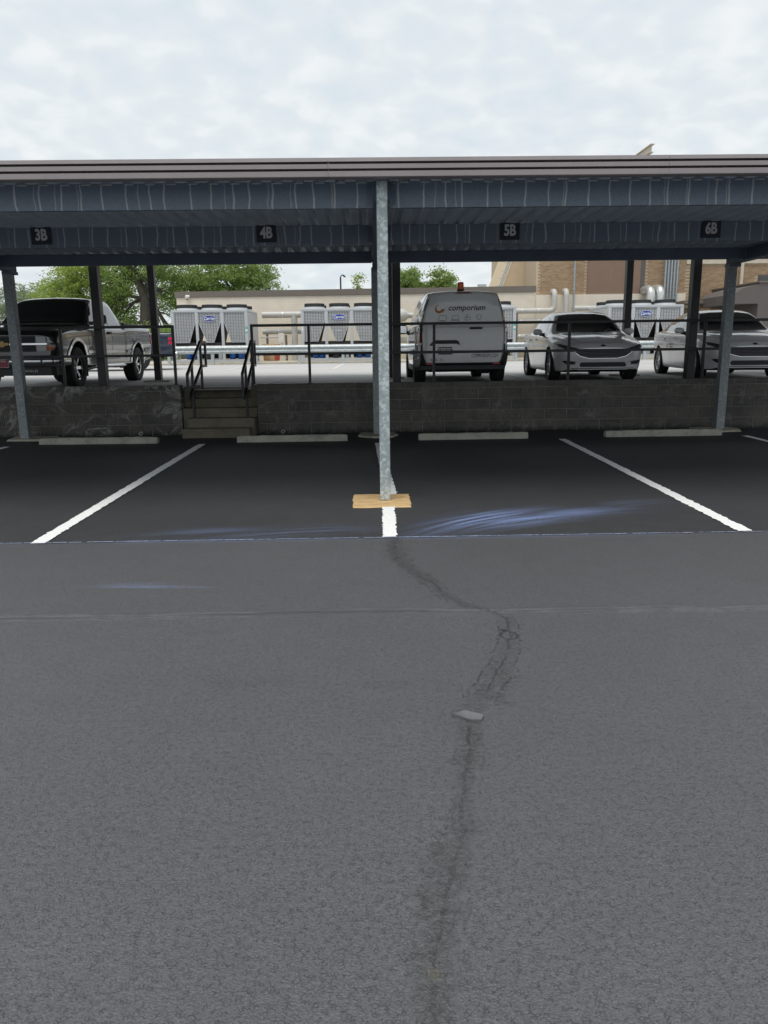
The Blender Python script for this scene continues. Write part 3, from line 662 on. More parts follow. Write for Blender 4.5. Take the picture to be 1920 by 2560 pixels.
class Shell:
    """body lofted along y: front at y=0, rear at y=L"""
    def __init__(s, L, keys, section, ns=80, sub=4, extra=()):
        u = np.linspace(0, 1, ns); st = np.unique(np.concatenate([L*(.5-.5*np.cos(math.pi*u))*.5+L*u*.5, np.array(extra)])); s.L = L
        K = {k: pchip([a for a, _ in v], [b for _, b in v], st) for k, v in keys.items()}
        rings = []
        for i in range(len(st)):
            h = catmull(section({k: float(K[k][i]) for k in K}, float(st[i])), sub)
            ring = [(x, st[i], z) for x, z in h] + [(-x, st[i], z) for x, z in h[::-1][1:-1]]
            rings.append(ring)
        n = len(rings[0]); vs = [p for r_ in rings for p in r_]
        fs = [(i*n+j, i*n+(j+1) % n, (i+1)*n+(j+1) % n, (i+1)*n+j) for i in range(len(st)-1) for j in range(n)]
        fs += [tuple(range(n))[::-1], tuple(range((len(st)-1)*n, len(st)*n))]
        s.v, s.f = vs, fs; s.bvh = BVHTree.FromPolygons([Vector(v) for v in vs], fs)
    def mesh(s, name, mats, wells=(), smooth=32, dark_below=None):
        mb = MB(); mb.v = list(s.v); mb.f = list(s.f); mb.mi = [0]*len(s.f)
        me = mb.mesh(name, mats)
        if wells:
            o = bpy.data.objects.new('b', me); COL.objects.link(o); cut = []
            for k, (y, z, r, xin) in enumerate(wells):
                for sd in (-1, 1):
                    c = MB().cyl((sd*xin, y, z), (sd*1.6, y, z), r, n=36).build('c', mats); cut.append(c)
                    md = o.modifiers.new('b', 'BOOLEAN'); md.object = c; md.operation = 'DIFFERENCE'; md.solver = 'EXACT'
            dg = bpy.context.evaluated_depsgraph_get(); nm = bpy.data.meshes.new_from_object(o.evaluated_get(dg))
            for c in cut: bpy.data.objects.remove(c)
            bpy.data.objects.remove(o); me = nm; me.name = name
        for p in me.polygons:
            c = p.center; inw = any(math.hypot(c.y-y, c.z-z) < r-.004 and abs(c.x) > xin-.02 for y, z, r, xin in wells)
            rim = any(abs(math.hypot(c.y-y, c.z-z)-r) < .006 for y, z, r, xin in wells) and (abs(p.normal.x) < .4)
            if inw or rim or p.normal.z < -.75 or (dark_below and c.z < dark_below(c)): p.material_index = 1
        me.shade_smooth(); me.set_sharp_from_angle(angle=rad(smooth)); return me
    def hit(s, view, u, v):
        o, d = {'R': ((5, u, v), (-1, 0, 0)), 'L': ((-5, u, v), (1, 0, 0)), 'F': ((u, -5, v), (0, 1, 0)), 'B': ((u, s.L+5, v), (0, -1, 0)), 'T': ((u, v, 9), (0, 0, -1))}[view]
        loc, n, _, _ = s.bvh.ray_cast(Vector(o), Vector(d))
        if loc is None:
            loc, n, _, _ = s.bvh.find_nearest(Vector(o)+Vector(d)*5)
        if n.dot(Vector(d)) > 0: n = -n
        return loc, n, Vector(d)
    def drape(s, mb, view, poly, off=.004, grid=.07, mi=0, skirt=.015):
        P = []
        for a, b in zip(poly, poly[1:]+poly[:1]):
            k = max(1, int(math.hypot(b[0]-a[0], b[1]-a[1])/grid)); P += [(a[0]+(b[0]-a[0])*t/k, a[1]+(b[1]-a[1])*t/k) for t in range(k)]
        n = len(P); ed = [(i, (i+1) % n) for i in range(n)]
        x0, x1 = min(p[0] for p in P), max(p[0] for p in P); y0, y1 = min(p[1] for p in P), max(p[1] for p in P)
        pts = list(P); gx = x0+grid/2
        def inside(x, y):
            c = False
            for (ax, ay), (bx, by) in zip(P, P[1:]+P[:1]):
                if (ay > y) != (by > y) and x < (bx-ax)*(y-ay)/(by-ay)+ax: c = not c
            return c
        while gx < x1:
            gy = y0+grid/2
            while gy < y1:
                if inside(gx, gy) and min(math.hypot(gx-p[0], gy-p[1]) for p in P) > grid*.3: pts.append((gx, gy))
                gy += grid
            gx += grid
        r_ = delaunay_2d_cdt([Vector(p) for p in pts], ed, [], 1, 1e-6)
        vs = []; back = []
        for q in r_[0]:
            l, nn, d = s.hit(view, q.x, q.y); vs.append(l+nn*off); back.append(l+d*skirt)
        fs = [tuple(f) for f in r_[2]]; cnt = {}
        for f in fs:
            for a, b in zip(f, f[1:]+f[:1]): cnt[(a, b)] = 1
        bd = [(a, b) for a, b in cnt if (b, a) not in cnt]; N = len(vs)
        if skirt:
            vs += back; fs += [(a, b, b+N, a+N) for a, b in bd]
        mb.add(vs, fs, mi)
    def part(s, name, mat, parent, view, polys, off=.004, grid=.07, smooth=40, skirt=.015):
        mb = MB()
        for p in polys: s.drape(mb, view, p, off, grid, 0, skirt)
        return mb.build(name, mat, parent, smooth)
    def line(s, mb, view, pts, w, off=.003, step=.05):
        Q = []
        for a, b in zip(pts[:-1], pts[1:]):
            k = max(1, int(math.hypot(b[0]-a[0], b[1]-a[1])/step)); Q += [(a[0]+(b[0]-a[0])*t/k, a[1]+(b[1]-a[1])*t/k) for t in range(k)]
        Q.append(pts[-1]); vs = []; fs = []
        for i, q in enumerate(Q):
            a = Q[max(i-1, 0)]; b = Q[min(i+1, len(Q)-1)]; l = math.hypot(b[0]-a[0], b[1]-a[1]) or 1; nx, ny = -(b[1]-a[1])/l*w/2, (b[0]-a[0])/l*w/2
            for sg in (1, -1):
                p, n, d = s.hit(view, q[0]+nx*sg, q[1]+ny*sg); vs.append(p+n*off)
            if i: fs.append((2*i-2, 2*i-1, 2*i+1, 2*i))
        mb.add(vs, fs); return mb
    def text(s, name, mat, parent, view, body, size, u0, v0, flip=1, off=.006, **k):
        sx = k.pop('sx', 1); vs, fs = text2d(body, size, **k); mb = MB(); out = []
        for u, v in vs:
            p, n, d = s.hit(view, u0+u*flip*sx, v0+v); out.append(p+n*off)
        mb.add(out, fs); return mb.build(name, mat, parent)
def mirror(polys): return polys + [[(-u, v) for u, v in p] for p in polys]
def rim_obj(R, rr, w, spokes, mat, parent, loc, sd, style=0):
    """wheel: painted rim mesh with a tyre child. axis x, outer face towards sd"""
    mb = MB()
    mb.lathe([(rr, -w*.45), (rr*.96, -w*.45), (rr*.9, w*.2), (rr*.93, w*.40), (rr*1.0, w*.44), (rr*1.0, w*.40), (rr*.99, -w*.45)], (0, 0, 0), 'x', 30)
    mb.lathe([(.0, w*.34), (.035, w*.34), (.055, w*.28), (.075, w*.2), (.078, -.02)], (0, 0, 0), 'x', 16)
    for i in range(spokes):
        a = 2*math.pi*i/spokes; c_, s_ = math.cos(a), math.sin(a); tw = .16 if style == 0 else .26; r0, r1 = .05, rr*.96
        def pt(r, off, h): return (h, r*c_-off*s_, r*s_+off*c_)
        wd = rr*tw/2
        vs = [pt(r0, -wd*.9, w*.27), pt(r0, wd*.9, w*.27), pt(r1, wd*1.15, w*.36), pt(r1, -wd*1.15, w*.36), pt(r0, -wd*.9, w*.12), pt(r0, wd*.9, w*.12), pt(r1, wd*1.15, w*.2), pt(r1, -wd*1.15, w*.2)]
        mb.add(vs, [(0, 1, 2, 3), (4, 7, 6, 5), (0, 4, 5, 1), (1, 5, 6, 2), (2, 6, 7, 3), (3, 7, 4, 0)])
    mb.lathe([(rr*.9, -w*.1), (.0, -w*.1)], (0, 0, 0), 'x', 24, 1)
    if sd < 0: mb.v = [(-x, y, z) for x, y, z in mb.v]
    o = mb.build('wheel', [mat, M['well']], parent, 30, loc)
    tb = MB(); tb.lathe([(rr*.98, -w*.46), (rr*1.04, -w*.5), (R*.9, -w*.54), (R*.975, -w*.48), (R, -w*.36), (R*.988, -w*.34), (R*.988, -w*.30), (R, -w*.28), (R, -.02), (R*.988, -.015), (R*.988, .015), (R, .02), (R, w*.28), (R*.988, w*.30), (R*.988, w*.34), (R, w*.36), (R*.975, w*.48), (R*.9, w*.54), (rr*1.04, w*.5), (rr*.98, w*.46)], (0, 0, 0), 'x', 40)
    tb.build('tyre', M['tyre'], o, 35); return o
simple('well', (.008, .008, .009), .9); simple('tyre', (.016, .016, .017), .75, 0, .2, 14, .3, 120)
def paint(name, col, rough=.25, coat=1.0, metal=0):
    t = NT(name); n = t.noise(t.obj(), 1.5, 3); c = t.ramp(n, [(.3, lerp3(col, .96)), (.7, lerp3(col, 1.03))])
    dirt = t.math('MULTIPLY', t.ramp(t.noise(t.obj(), 5, 5, .7), [(.45, 0.0), (.75, 1.0)]), .08)
    c = t.mix(dirt, c, (.25, .22, .18))
    t.fin(c, rough, Coat_Weight=coat, Metallic=metal); t.b.inputs['Coat Roughness'].default_value = .04; M[name] = t.m; return t.m
paint('white_paint', (.76, .77, .76)); paint('black_paint', (.009, .010, .012), .2); paint('blue_paint', (.014, .028, .055), .3); paint('bright_white', (.84, .85, .85))
simple('black_plastic', (.018, .019, .021), .5, 0, .1, 6, .1, 200)
def mat_glass(name, tint):
    t = NT(name); t.fin(tint, .02); t.b.inputs['Specular IOR Level'].default_value = .75; t.b.inputs['Coat Weight'].default_value = .6; t.b.inputs['Coat Roughness'].default_value = .01; M[name] = t.m
mat_glass('dark_glass', (.012, .017, .018)); mat_glass('side_glass', (.05, .065, .07))
simple('chrome', (.62, .63, .64), .12, 1.0, .04, 4); simple('alloy', (.55, .56, .57), .3, .8, .06, 9)
simple('lamp_glass', (.10, .105, .11), .08, .3, .3, 25, coat=1); simple('amber', (.55, .13, .02), .2, 0, .2, 40, coat=1)
simple('red_lens', (.22, .012, .02), .15, 0, .15, 30, coat=1); simple('red_bright', (.6, .02, .06), .3, 0, .1, 30)
simple('bar_dark', (.13, .135, .15), .25, .5); simple('seam', (.01, .01, .01), .8); simple('grey_seam', (.16, .16, .16), .8)
simple('black_ink', (.012, .013, .015), .5); simple('orange_ink', (.62, .22, .05), .5); simple('orange_dark', (.42, .16, .06), .5); simple('gold', (.34, .23, .09), .35, .5); simple('plate_red', (.30, .03, .05), .4); simple('plate_white', (.7, .7, .7), .4); simple('seat_cloth', (.05, .05, .048), .9)

# ------------------------------------------------------------ white sedans
def make_sedan(loc, rz, label, door_text):
    L = 4.87; t = thing('sedan', label, 'car', loc, rz, 'white sedans parked under the upper carport')
    keys = dict(
        w=[(0, .60), (.06, .72), (.18, .81), (.4, .872), (.8, .905), (1.4, .918), (2.6, .922), (3.6, .915), (4.2, .89), (4.6, .82), (4.8, .72), (4.87, .62)],
        zb=[(0, .24), (.3, .19), (1, .17), (3.8, .19), (4.5, .25), (4.87, .34)],
        zs=[(0, .60), (.08, .665), (.25, .715), (.7, .80), (1.25, .885), (2, .915), (3, .945), (3.9, .985), (4.5, .99), (4.8, .93), (4.87, .82)],
        wg=[(0, .50), (.1, .60), (.35, .70), (.8, .78), (1.3, .835), (2, .845), (3.3, .835), (4.1, .79), (4.6, .70), (4.87, .56)],
        zg=[(0, .64), (.08, .70), (.25, .755), (.7, .85), (1.2, .935), (1.6, .95), (3, .975), (3.9, 1.015), (4.5, 1.03), (4.8, .96), (4.87, .84)],
        ze=[(0, .66), (.08, .725), (.25, .785), (.7, .885), (1.15, .955), (1.35, 1.02), (1.75, 1.24), (2.1, 1.375), (2.5, 1.425), (3.0, 1.415), (3.5, 1.33), (4.0, 1.15), (4.3, 1.06), (4.6, 1.055), (4.8, .98), (4.87, .86)],
        wt=[(0, .42), (.3, .56), (.8, .64), (1.2, .74), (1.5, .715), (2.1, .60), (2.6, .59), (3.1, .58), (3.7, .63), (4.2, .66), (4.6, .60), (4.87, .48)],
        zt=[(0, .675), (.08, .745), (.25, .815), (.7, .925), (1.15, .99), (1.35, 1.06), (1.75, 1.28), (2.1, 1.42), (2.5, 1.478), (3.0, 1.468), (3.5, 1.38), (4.0, 1.20), (4.3, 1.095), (4.6, 1.09), (4.8, 1.01), (4.87, .88)])
    def sec(k, y):
        w = k['w']; zm = .52*k['zb']+.48*k['zs']
        return [(0, k['zb']), (w*.80, k['zb']), (w*.93, k['zb']+.035), (w*.965, k['zb']+.13), (w*.985, zm), (w, zm+.55*(k['zs']-zm)), (w*.985, k['zs']), ((w+k['wg'])/2, (k['zs']+k['zg'])/2+.006), (k['wg'], k['zg']), (k['wg']*.5+k['wt']*.5+.01, k['zg']*.5+k['ze']*.5), (k['wt'], k['ze']), (k['wt']*.82, k['ze']*.35+k['zt']*.65), (k['wt']*.45, k['zt']), (0, k['zt']+.008)]
    S = Shell(L, keys, sec, 90, 3)
    WR = .336; FY, RY = .96, 3.81
    mkobj('body', S.mesh('body', [M['bright_white'], M['well']], [(FY, WR-.005, WR+.045, .62), (RY, WR-.005, WR+.045, .62)]), t)
    # glazing
    S.part('windshield', M['dark_glass'], t, 'F', [[(-.685, 1.02), (-.40, 1.0), (.40, 1.0), (.685, 1.02), (.585, 1.27), (.52, 1.36), (.3, 1.40), (-.3, 1.40), (-.52, 1.36), (-.585, 1.27)]], .010, .04)
    S.part('rear_window', M['dark_glass'], t, 'B', [[(-.60, 1.13), (.60, 1.13), (.52, 1.33), (.3, 1.39), (-.3, 1.39), (-.52, 1.33)]], .003)
    for sd in ('L', 'R'):
        for nm, p in (('quarter_glass', [(1.66, .985), (1.84, .99), (1.84, 1.10)]), ('front_window', [(1.88, .99), (2.68, 1.005), (2.70, 1.385), (2.45, 1.385), (2.2, 1.33), (1.88, 1.13)]), ('rear_side_window', [(2.78, 1.005), (3.42, 1.025), (3.42, 1.30), (3.1, 1.365), (2.80, 1.385)]), ('rear_quarter_window', [(3.46, 1.027), (3.82, 1.06), (3.62, 1.20), (3.46, 1.28)])):
            S.part(nm, M['side_glass'], t, sd, [p], .003, .06)
        mb = MB()
        for ln in ([(1.62, .97), (2.7, .985), (3.86, 1.045), (3.6, 1.235), (3.2, 1.355), (2.75, 1.402), (2.4, 1.395), (2.1, 1.315), (1.62, .97)],): S.line(mb, sd, ln, .016, .004)
        mb.build('window_trim', M['chrome'], t)
        mb = MB()
        for ln in ([(1.45, .23), (1.42, .5), (1.50, .88), (1.58, .96)], [(2.72, .22), (2.74, .98)], [(3.42, .62), (3.50, .8), (3.46, 1.01)], [(2.75, .22), (1.47, .235)], [(3.3, .25), (2.75, .22)]): S.line(mb, sd, ln, .009, .002)
        S.line(mb, sd, [(1.05, .80), (2.0, .845), (3.9, .895)], .006, .002)
        mb.build('door_seams', M['grey_seam'], t)
        for y in (2.50, 3.30):
            p, n, d = S.hit(sd, y, .865)
            MB().box(-.016, .016, -.11, .11, -.016, .016, .008).build('door_handle', M['bright_white'], t, 30, tuple(p+n*.012))
        sg = 1 if sd == 'R' else -1
        mb = MB(); vs = []; fs = []          # mirror housing
        for i, (q, r_) in enumerate(((0, .35), (.15, .8), (.5, 1.0), (.85, .92), (1, .6))):
            for j in range(10):
                a = 2*math.pi*j/10; vs.append((sg*(.91+.19*q), 1.74+.085*math.cos(a)*r_+.02*q, 1.02+.07*math.sin(a)*r_))
            if i: fs += [((i-1)*10+j, (i-1)*10+(j+1) % 10, i*10+(j+1) % 10, i*10+j) for j in range(10)]
        fs += [tuple(range(10)), tuple(range(40, 50))]; mb.add(vs, fs)
        mr = mb.build('mirror', M['bright_white'], t, 50)
        MB().box(sg*.86, sg*.95, 1.72, 1.80, .935, 1.0, .01).build('mirror_arm', M['black_plastic'], mr)
        S.part('rocker_trim', M['bright_white'], t, sd, [[(1.42, .20), (3.36, .21), (3.38, .27), (1.4, .26)]], .012)
        for y in (FY, RY): rim_obj(WR, .225, .22, 10, M['alloy'], t, (sg*.80, y, WR), sg)
    # front end
    hl = [(.44, .625), (.56, .61), (.74, .645), (.84, .70), (.855, .745), (.80, .735), (.66, .69), (.5, .65)]
    for o_ in (hl, [(-u, v) for u, v in hl]):
        h_ = S.part('headlight', M['lamp_glass'], t, 'F', [o_], .016, .025)
        sg = 1 if o_[0][0] > 0 else -1
        S.part('lamp_bezel', M['chrome'], h_, 'F', [[(sg*.60, .632), (sg*.70, .652), (sg*.72, .672), (sg*.62, .655)]], .020, .025)
    gr = [(-.50, .625), (-.57, .585), (-.46, .505), (-.28, .462), (.28, .462), (.46, .505), (.57, .585), (.50, .625), (.36, .655), (-.36, .655)]
    g_ = S.part('grille', M['black_plastic'], t, 'F', [gr], .010, .03)
    mb = MB(); S.line(mb, 'F', gr+[gr[0]], .012, .017); mb.build('grille_surround', M['chrome'], g_)
    for z, w in ((.495, .40), (.525, .47), (.555, .52), (.585, .55), (.615, .50)):
        mb = MB(); S.line(mb, 'F', [(-w, z), (w, z)], .006, .016); mb.build('grille_bar', M['bar_dark'], g_)
    S.part('lower_intake', M['black_plastic'], t, 'F', [[(-.50, .295), (.50, .295), (.43, .385), (-.43, .385)]], .012, .03)
    for sg in (1, -1):
        S.part('fog_pocket', M['black_plastic'], t, 'F', [[(sg*.56, .345), (sg*.70, .345), (sg*.78, .41), (sg*.74, .425), (sg*.52, .40)]], .014, .025)
        mb = MB(); S.line(mb, 'F', [(sg*.46, .295), (sg*.55, .39)], .03, .02); mb.build('intake_blade', M['bright_white'], t)
    mb = MB(); S.line(mb, 'F', [(-.62, .268), (-.4, .262), (.4, .262), (.62, .268)], .012, .004); mb.build('lip_shadow', M['seam'], t)
    mb = MB()
    vs, fs = [], []
    for j in range(20):
        a = 2*math.pi*j/20; p, n, d = S.hit('F', .05*math.cos(a), .71+.019*math.sin(a)); vs.append(p+n*.006)
    mb.add(vs, [tuple(range(20))]); mb.build('badge', M['black_plastic'], t)
    mb = MB()
    for sg in (1, -1): S.line(mb, 'T', [(sg*.70, 1.12), (sg*.60, .6), (sg*.50, .30), (sg*.38, .14)], .008, .002)
    S.line(mb, 'T', [(-.38, .14), (0, .09), (.38, .14)], .008, .002); mb.build('hood_seam', M['grey_seam'], t)
    for sg in (1, -1): S.part('tail_light', M['red_lens'], t, 'B', [[(sg*.35, .86), (sg*.82, .87), (sg*.80, .97), (sg*.4, .95)]], .006)
    if door_text:
        S.part('door_emblem', M['orange_ink'], t, 'L', [[(2.98, .79), (2.92, .73), (2.94, .66), (3.01, .65), (3.03, .69), (2.97, .70), (2.96, .74)]], .004, .04, 40, 0)
        S.text('door_lettering', M['black_ink'], t, 'L', 'comporium', .085, 2.62, .745, -1)
        S.text('door_lettering', M['black_ink'], t, 'L', 'employee', .075, 2.65, .675, -1)
    return t
make_sedan((4.66, 15.4, .8), rad(-2), 'white sedan with plain doors, parked right next to the lettered van', False)
make_sedan((7.70, 15.35, .8), rad(-6), 'white sedan with small orange and black door lettering, nearest the brown building', True)

# ------------------------------------------------------------ white cargo van, tail towards the wall
def make_van():
    L = 4.80; t = thing('cargo_van', 'white cargo van seen from behind, orange beacon on its roof', 'van', (1.80, 19.82, .8), math.pi)
    keys = dict(
        w=[(0, .62), (.1, .76), (.35, .86), (.9, .905), (2, .918), (4.2, .912), (4.55, .895), (4.72, .865), (4.78, .84), (4.80, .80)],
        zb=[(0, .25), (.4, .20), (4, .22), (4.6, .30), (4.80, .36)],
        zs=[(0, .66), (.1, .78), (.4, .93), (1.0, 1.06), (1.6, 1.10), (4.2, 1.12), (4.80, 1.08)],
        wg=[(0, .52), (.35, .74), (1, .85), (1.6, .875), (4.2, .87), (4.72, .825), (4.80, .765)],
        zg=[(0, .70), (.1, .84), (.4, 1.0), (1.0, 1.13), (1.6, 1.17), (4.2, 1.18), (4.80, 1.14)],
        ze=[(0, .72), (.1, .86), (.4, 1.03), (.9, 1.17), (1.4, 1.46), (1.8, 1.66), (2.2, 1.705), (4.3, 1.705), (4.66, 1.68), (4.76, 1.645), (4.80, 1.60)],
        wt=[(0, .44), (.4, .62), (.9, .74), (1.4, .735), (2.2, .715), (4.3, .71), (4.70, .685), (4.80, .645)],
        zt=[(0, .735), (.1, .88), (.4, 1.06), (.9, 1.20), (1.4, 1.53), (1.8, 1.745), (2.2, 1.79), (4.3, 1.785), (4.66, 1.765), (4.76, 1.735), (4.80, 1.69)])
    def sec(k, y):
        w = k['w']; zm = .5*k['zb']+.5*k['zs']
        return [(0, k['zb']), (w*.86, k['zb']), (w*.955, k['zb']+.05), (w*.985, k['zb']+.2), (w, zm), (w, zm+.5*(k['zs']-zm)), (w*.99, k['zs']), (k['wg']*.5+w*.495, (k['zs']+k['zg'])/2), (k['wg'], k['zg']), (k['wg']*.52+k['wt']*.48+.018, k['zg']*.5+k['ze']*.5), (k['wt']+.01, k['ze']-.03), (k['wt']*.93, k['ze']*.4+k['zt']*.6), (k['wt']*.5, k['zt']), (0, k['zt']+.012)]
    S = Shell(L, keys, sec, 90, 3, (4.77, 4.79)); WR = .325; FY, RY = .90, 3.96
    mkobj('body', S.mesh('body', [M['white_paint'], M['well']], [(FY, WR, WR+.05, .60), (RY, WR, WR+.05, .60)]), t)
    D = [(-.735, .47), (-.70, .43), (.70, .43), (.735, .47), (.775, .95), (.745, 1.25), (.655, 1.60), (.58, 1.665), (.3, 1.70), (-.3, 1.70), (-.58, 1.665), (-.655, 1.60), (-.745, 1.25), (-.775, .95)]
    def half(sg): return [p for p in [(sg*.003, .432), (sg*.70, .432), (sg*.735, .47), (sg*.772, .95), (sg*.742, 1.25), (sg*.652, 1.60), (sg*.575, 1.66), (sg*.3, 1.692), (sg*.003, 1.70)]]
    # from behind: the view 'B' uses local x; van is turned half round, so local +x is the viewer's left
    dl = S.part('rear_door', M['white_paint'], t, 'B', [half(1)], .012, .09); dr = S.part('rear_door', M['white_paint'], t, 'B', [half(-1)], .012, .09)
    bump = S.part('rear_bumper', M['black_plastic'], t, 'B', [[(-.88, .30), (.88, .30), (.90, .42), (.895, .60), (.80, .66), (.745, .47), (.71, .42), (-.71, .42), (-.745, .47), (-.80, .66), (-.895, .60), (-.90, .42)]], .03, .07, 40, .05)
    MB().box(-.82, .82, 4.60, 4.86, .27, .385, .02).build('bumper_step', M['black_plastic'], bump)
    for sg in (1, -1):
        S.part('corner_trim', M['black_plastic'], t, 'B', [[(sg*.785, .62), (sg*.90, .60), (sg*.905, .80), (sg*.79, .80)]], .008, .06)
        tl = S.part('tail_light', M['red_lens'], t, 'B', [[(sg*.797, .80), (sg*.895, .78), (sg*.895, 1.05), (sg*.86, 1.28), (sg*.80, 1.42), (sg*.745, 1.42), (sg*.775, 1.2), (sg*.795, .98)]], .012, .06)
        S.part('reverse_lens', M['lamp_glass'], tl, 'B', [[(sg*.80, .97), (sg*.885, .96), (sg*.87, 1.13), (sg*.79, 1.14)]], .016, .06)
        S.part('pillar_gap', M['black_plastic'], t, 'B', [[(sg*.655, 1.62), (sg*.675, 1.62), (sg*.755, 1.42), (sg*.738, 1.42)]], .005, .06)
        S.part('reflector', M['red_bright'], t, 'B', [[(sg*.58, .43-.055), (sg*.72, .43-.055), (sg*.72, .415), (sg*.58, .415)]], .036, .05)
        for z in (1.33, .80): MB().cyl((sg*.772, 4.80, z), (sg*.772, 4.80, z+.07), .016, n=8).build('hinge', M['white_paint'], t)
        for y in (FY, RY): rim_obj(WR, .21, .22, 5, M['alloy'], t, (sg*.80, y, WR), sg, 1)
    S.part('brake_light', M['red_lens'], t, 'B', [[(-.18, 1.715), (.18, 1.715), (.10, 1.738), (-.10, 1.738)]], .008, .05)
    # handles, plate recess (local +x = viewer's left)
    S.part('door_handle', M['black_plastic'], dr, 'B', [[(-.13, 1.05), (-.36, 1.05), (-.38, 1.07), (-.36, 1.09), (-.13, 1.09), (-.11, 1.07)]], .035, .05)
    S.part('plate_lamp_trim', M['black_plastic'], dl, 'B', [[(.06, .755), (.09, .83), (.14, .85), (.54, .85), (.60, .82), (.66, .75), (.60, .745), (.56, .78), (.12, .78)]], .03, .05)
    pl = S.part('licence_plate', M['plate_white'], dl, 'B', [[(.21, .575), (.49, .575), (.49, .72), (.21, .72)]], .018, .1)
    S.part('plate_band', M['black_ink'], pl, 'B', [[(.215, .70), (.485, .70), (.485, .717), (.215, .717)], [(.215, .578), (.485, .578), (.485, .597), (.215, .597)]], .021, .1)
    S.text('plate_number', M['black_ink'], pl, 'B', '7E3 RU8', .085, .35, .648, -1, .023)
    # lettering
    S.text('lettering', M['black_ink'], t, 'B', 'comporium', .15, -.06, 1.452, -1, .017, shear=.22, bold=.0025, space=1.02)
    sw = [(.52, 1.50), (.545, 1.47), (.555, 1.43), (.54, 1.385), (.505, 1.36), (.455, 1.355), (.41, 1.372), (.375, 1.40), (.355, 1.435), (.40, 1.43), (.44, 1.435), (.42, 1.412), (.46, 1.395), (.50, 1.402), (.522, 1.43), (.52, 1.465)]
    S.part('swoosh', M['orange_ink'], t, 'B', [sw], .0165, .05, 40, 0)
    S.part('swoosh', M['orange_dark'], t, 'B', [[(.47, 1.525), (.51, 1.51), (.545, 1.47), (.553, 1.43), (.548, 1.41), (.528, 1.43), (.522, 1.465), (.505, 1.495)]], .0155, .05, 40, 0)
    ic = MB(); W_ = .007
    def pl_(pts): S.line(ic, 'B', [(.0+u, v) for u, v in pts], W_, .0165, .04)
    pl_([(.475, 1.22), (.475, 1.31), (.33, 1.31), (.33, 1.22), (.475, 1.22)]); pl_([(.45, 1.207), (.355, 1.207)])
    pl_([(.215, 1.235), (.215, 1.305), (.10, 1.305), (.10, 1.235), (.215, 1.235)]); pl_([(.235, 1.218), (.08, 1.218)]); pl_([(.215, 1.235), (.235, 1.218)]); pl_([(.10, 1.235), (.08, 1.218)])
    pl_([(-.03, 1.22), (-.03, 1.27), (-.055, 1.29), (-.055, 1.33), (-.085, 1.33), (-.085, 1.29), (-.06, 1.26), (-.06, 1.22), (-.03, 1.22)]); pl_([(-.07, 1.225), (-.13, 1.225), (-.14, 1.27), (-.11, 1.285), (-.075, 1.27)])
    pl_([(-.255, 1.315), (-.30, 1.33), (-.345, 1.315), (-.345, 1.27), (-.30, 1.22), (-.255, 1.27), (-.255, 1.315)])
    ic.build('service_icons', M['black_ink'], t)
    for u, s_ in ((.40, 'TV'), (.155, 'INTERNET'), (-.085, 'VOICE'), (-.30, 'SECURITY')): S.text('icon_caption', M['black_ink'], t, 'B', s_, .03, u, 1.178, -1, .0165)
    S.text('lettering', M['black_ink'], t, 'B', 'COMPORIUM.COM', .098, -.42, .545, -1, .017, sx=.62)
    S.text('lettering', M['black_ink'], t, 'B', 'R 02  15', .07, .515, .475, -1, .017)
    # sides: windows and mirrors
    for sd in ('L', 'R'):
        sg = 1 if sd == 'R' else -1
        S.part('front_window', M['side_glass'], t, sd, [[(1.25, 1.18), (2.05, 1.20), (2.08, 1.60), (1.85, 1.58), (1.5, 1.40)]], .004, .08)
        S.part('side_panel', M['white_paint'], t, sd, [[(2.2, 1.24), (3.1, 1.24), (3.1, 1.60), (2.22, 1.61)]], .004, .1); S.part('side_panel', M['white_paint'], t, sd, [[(3.2, 1.24), (4.45, 1.22), (4.35, 1.58), (3.2, 1.60)]], .004, .1)
        mb = MB(); S.line(mb, sd, [(2.1, .25), (2.14, 1.66)], .01, .002); S.line(mb, sd, [(3.14, .28), (3.16, 1.64)], .01, .002); S.line(mb, sd, [(2.2, 1.02), (4.5, 1.02)], .02, .002); mb.build('door_seams', M['seam'], t)
        S.part('sill_trim', M['black_plastic'], t, sd, [[(1.35, .24), (3.5, .25), (3.5, .36), (1.35, .36)]], .012, .1)
        mb = MB(); mb.box(sg*.93, sg*1.13, 1.50, 1.63, 1.03, 1.24, .035); mr = mb.build('mirror', M['black_plastic'], t, 50)
        MB().box(sg*.86, sg*.96, 1.53, 1.60, 1.03, 1.10, .015).build('mirror_arm', M['black_plastic'], mr)
        MB().box(sg*.95, sg*1.11, 1.631, 1.634, 1.055, 1.215, .0).build('mirror_glass', M['chrome'], mr)
        p, n, d = S.hit(sd, 1.98, 1.02); MB().box(-.02, .02, -.1, .1, -.02, .02, .01).build('door_handle', M['black_plastic'], t, None, tuple(p+n*.015))
    S.part('windshield', M['dark_glass'], t, 'F', [[(-.70, 1.24), (.70, 1.24), (.66, 1.60), (.5, 1.68), (-.5, 1.68), (-.66, 1.60)]], .003, .1)
    bc = MB().lathe([(.075, .0), (.075, .035), (.062, .04), (.0, .04)], (0, 4.3, 1.79), 'z', 20).build('beacon', M['black_plastic'], t, 30)
    MB().lathe([(.058, .04), (.066, .045), (.058, .16), (.05, .178), (.0, .18)], (0, 4.3, 1.79), 'z', 20).build('lens', M['beacon_amber'], bc, 40)
    MB().box(-.55, -.25, 4.2, 4.7, .20, .30, .03).build('spare_guard', M['well'], t); MB().cyl((.45, 3.9, .27), (.45, 4.72, .27), .035, n=10).build('exhaust', M['well'], t)
    MB().box(-.75, .75, RY-.05, RY+.05, .26, .36).build('axle', M['well'], t)
    return t
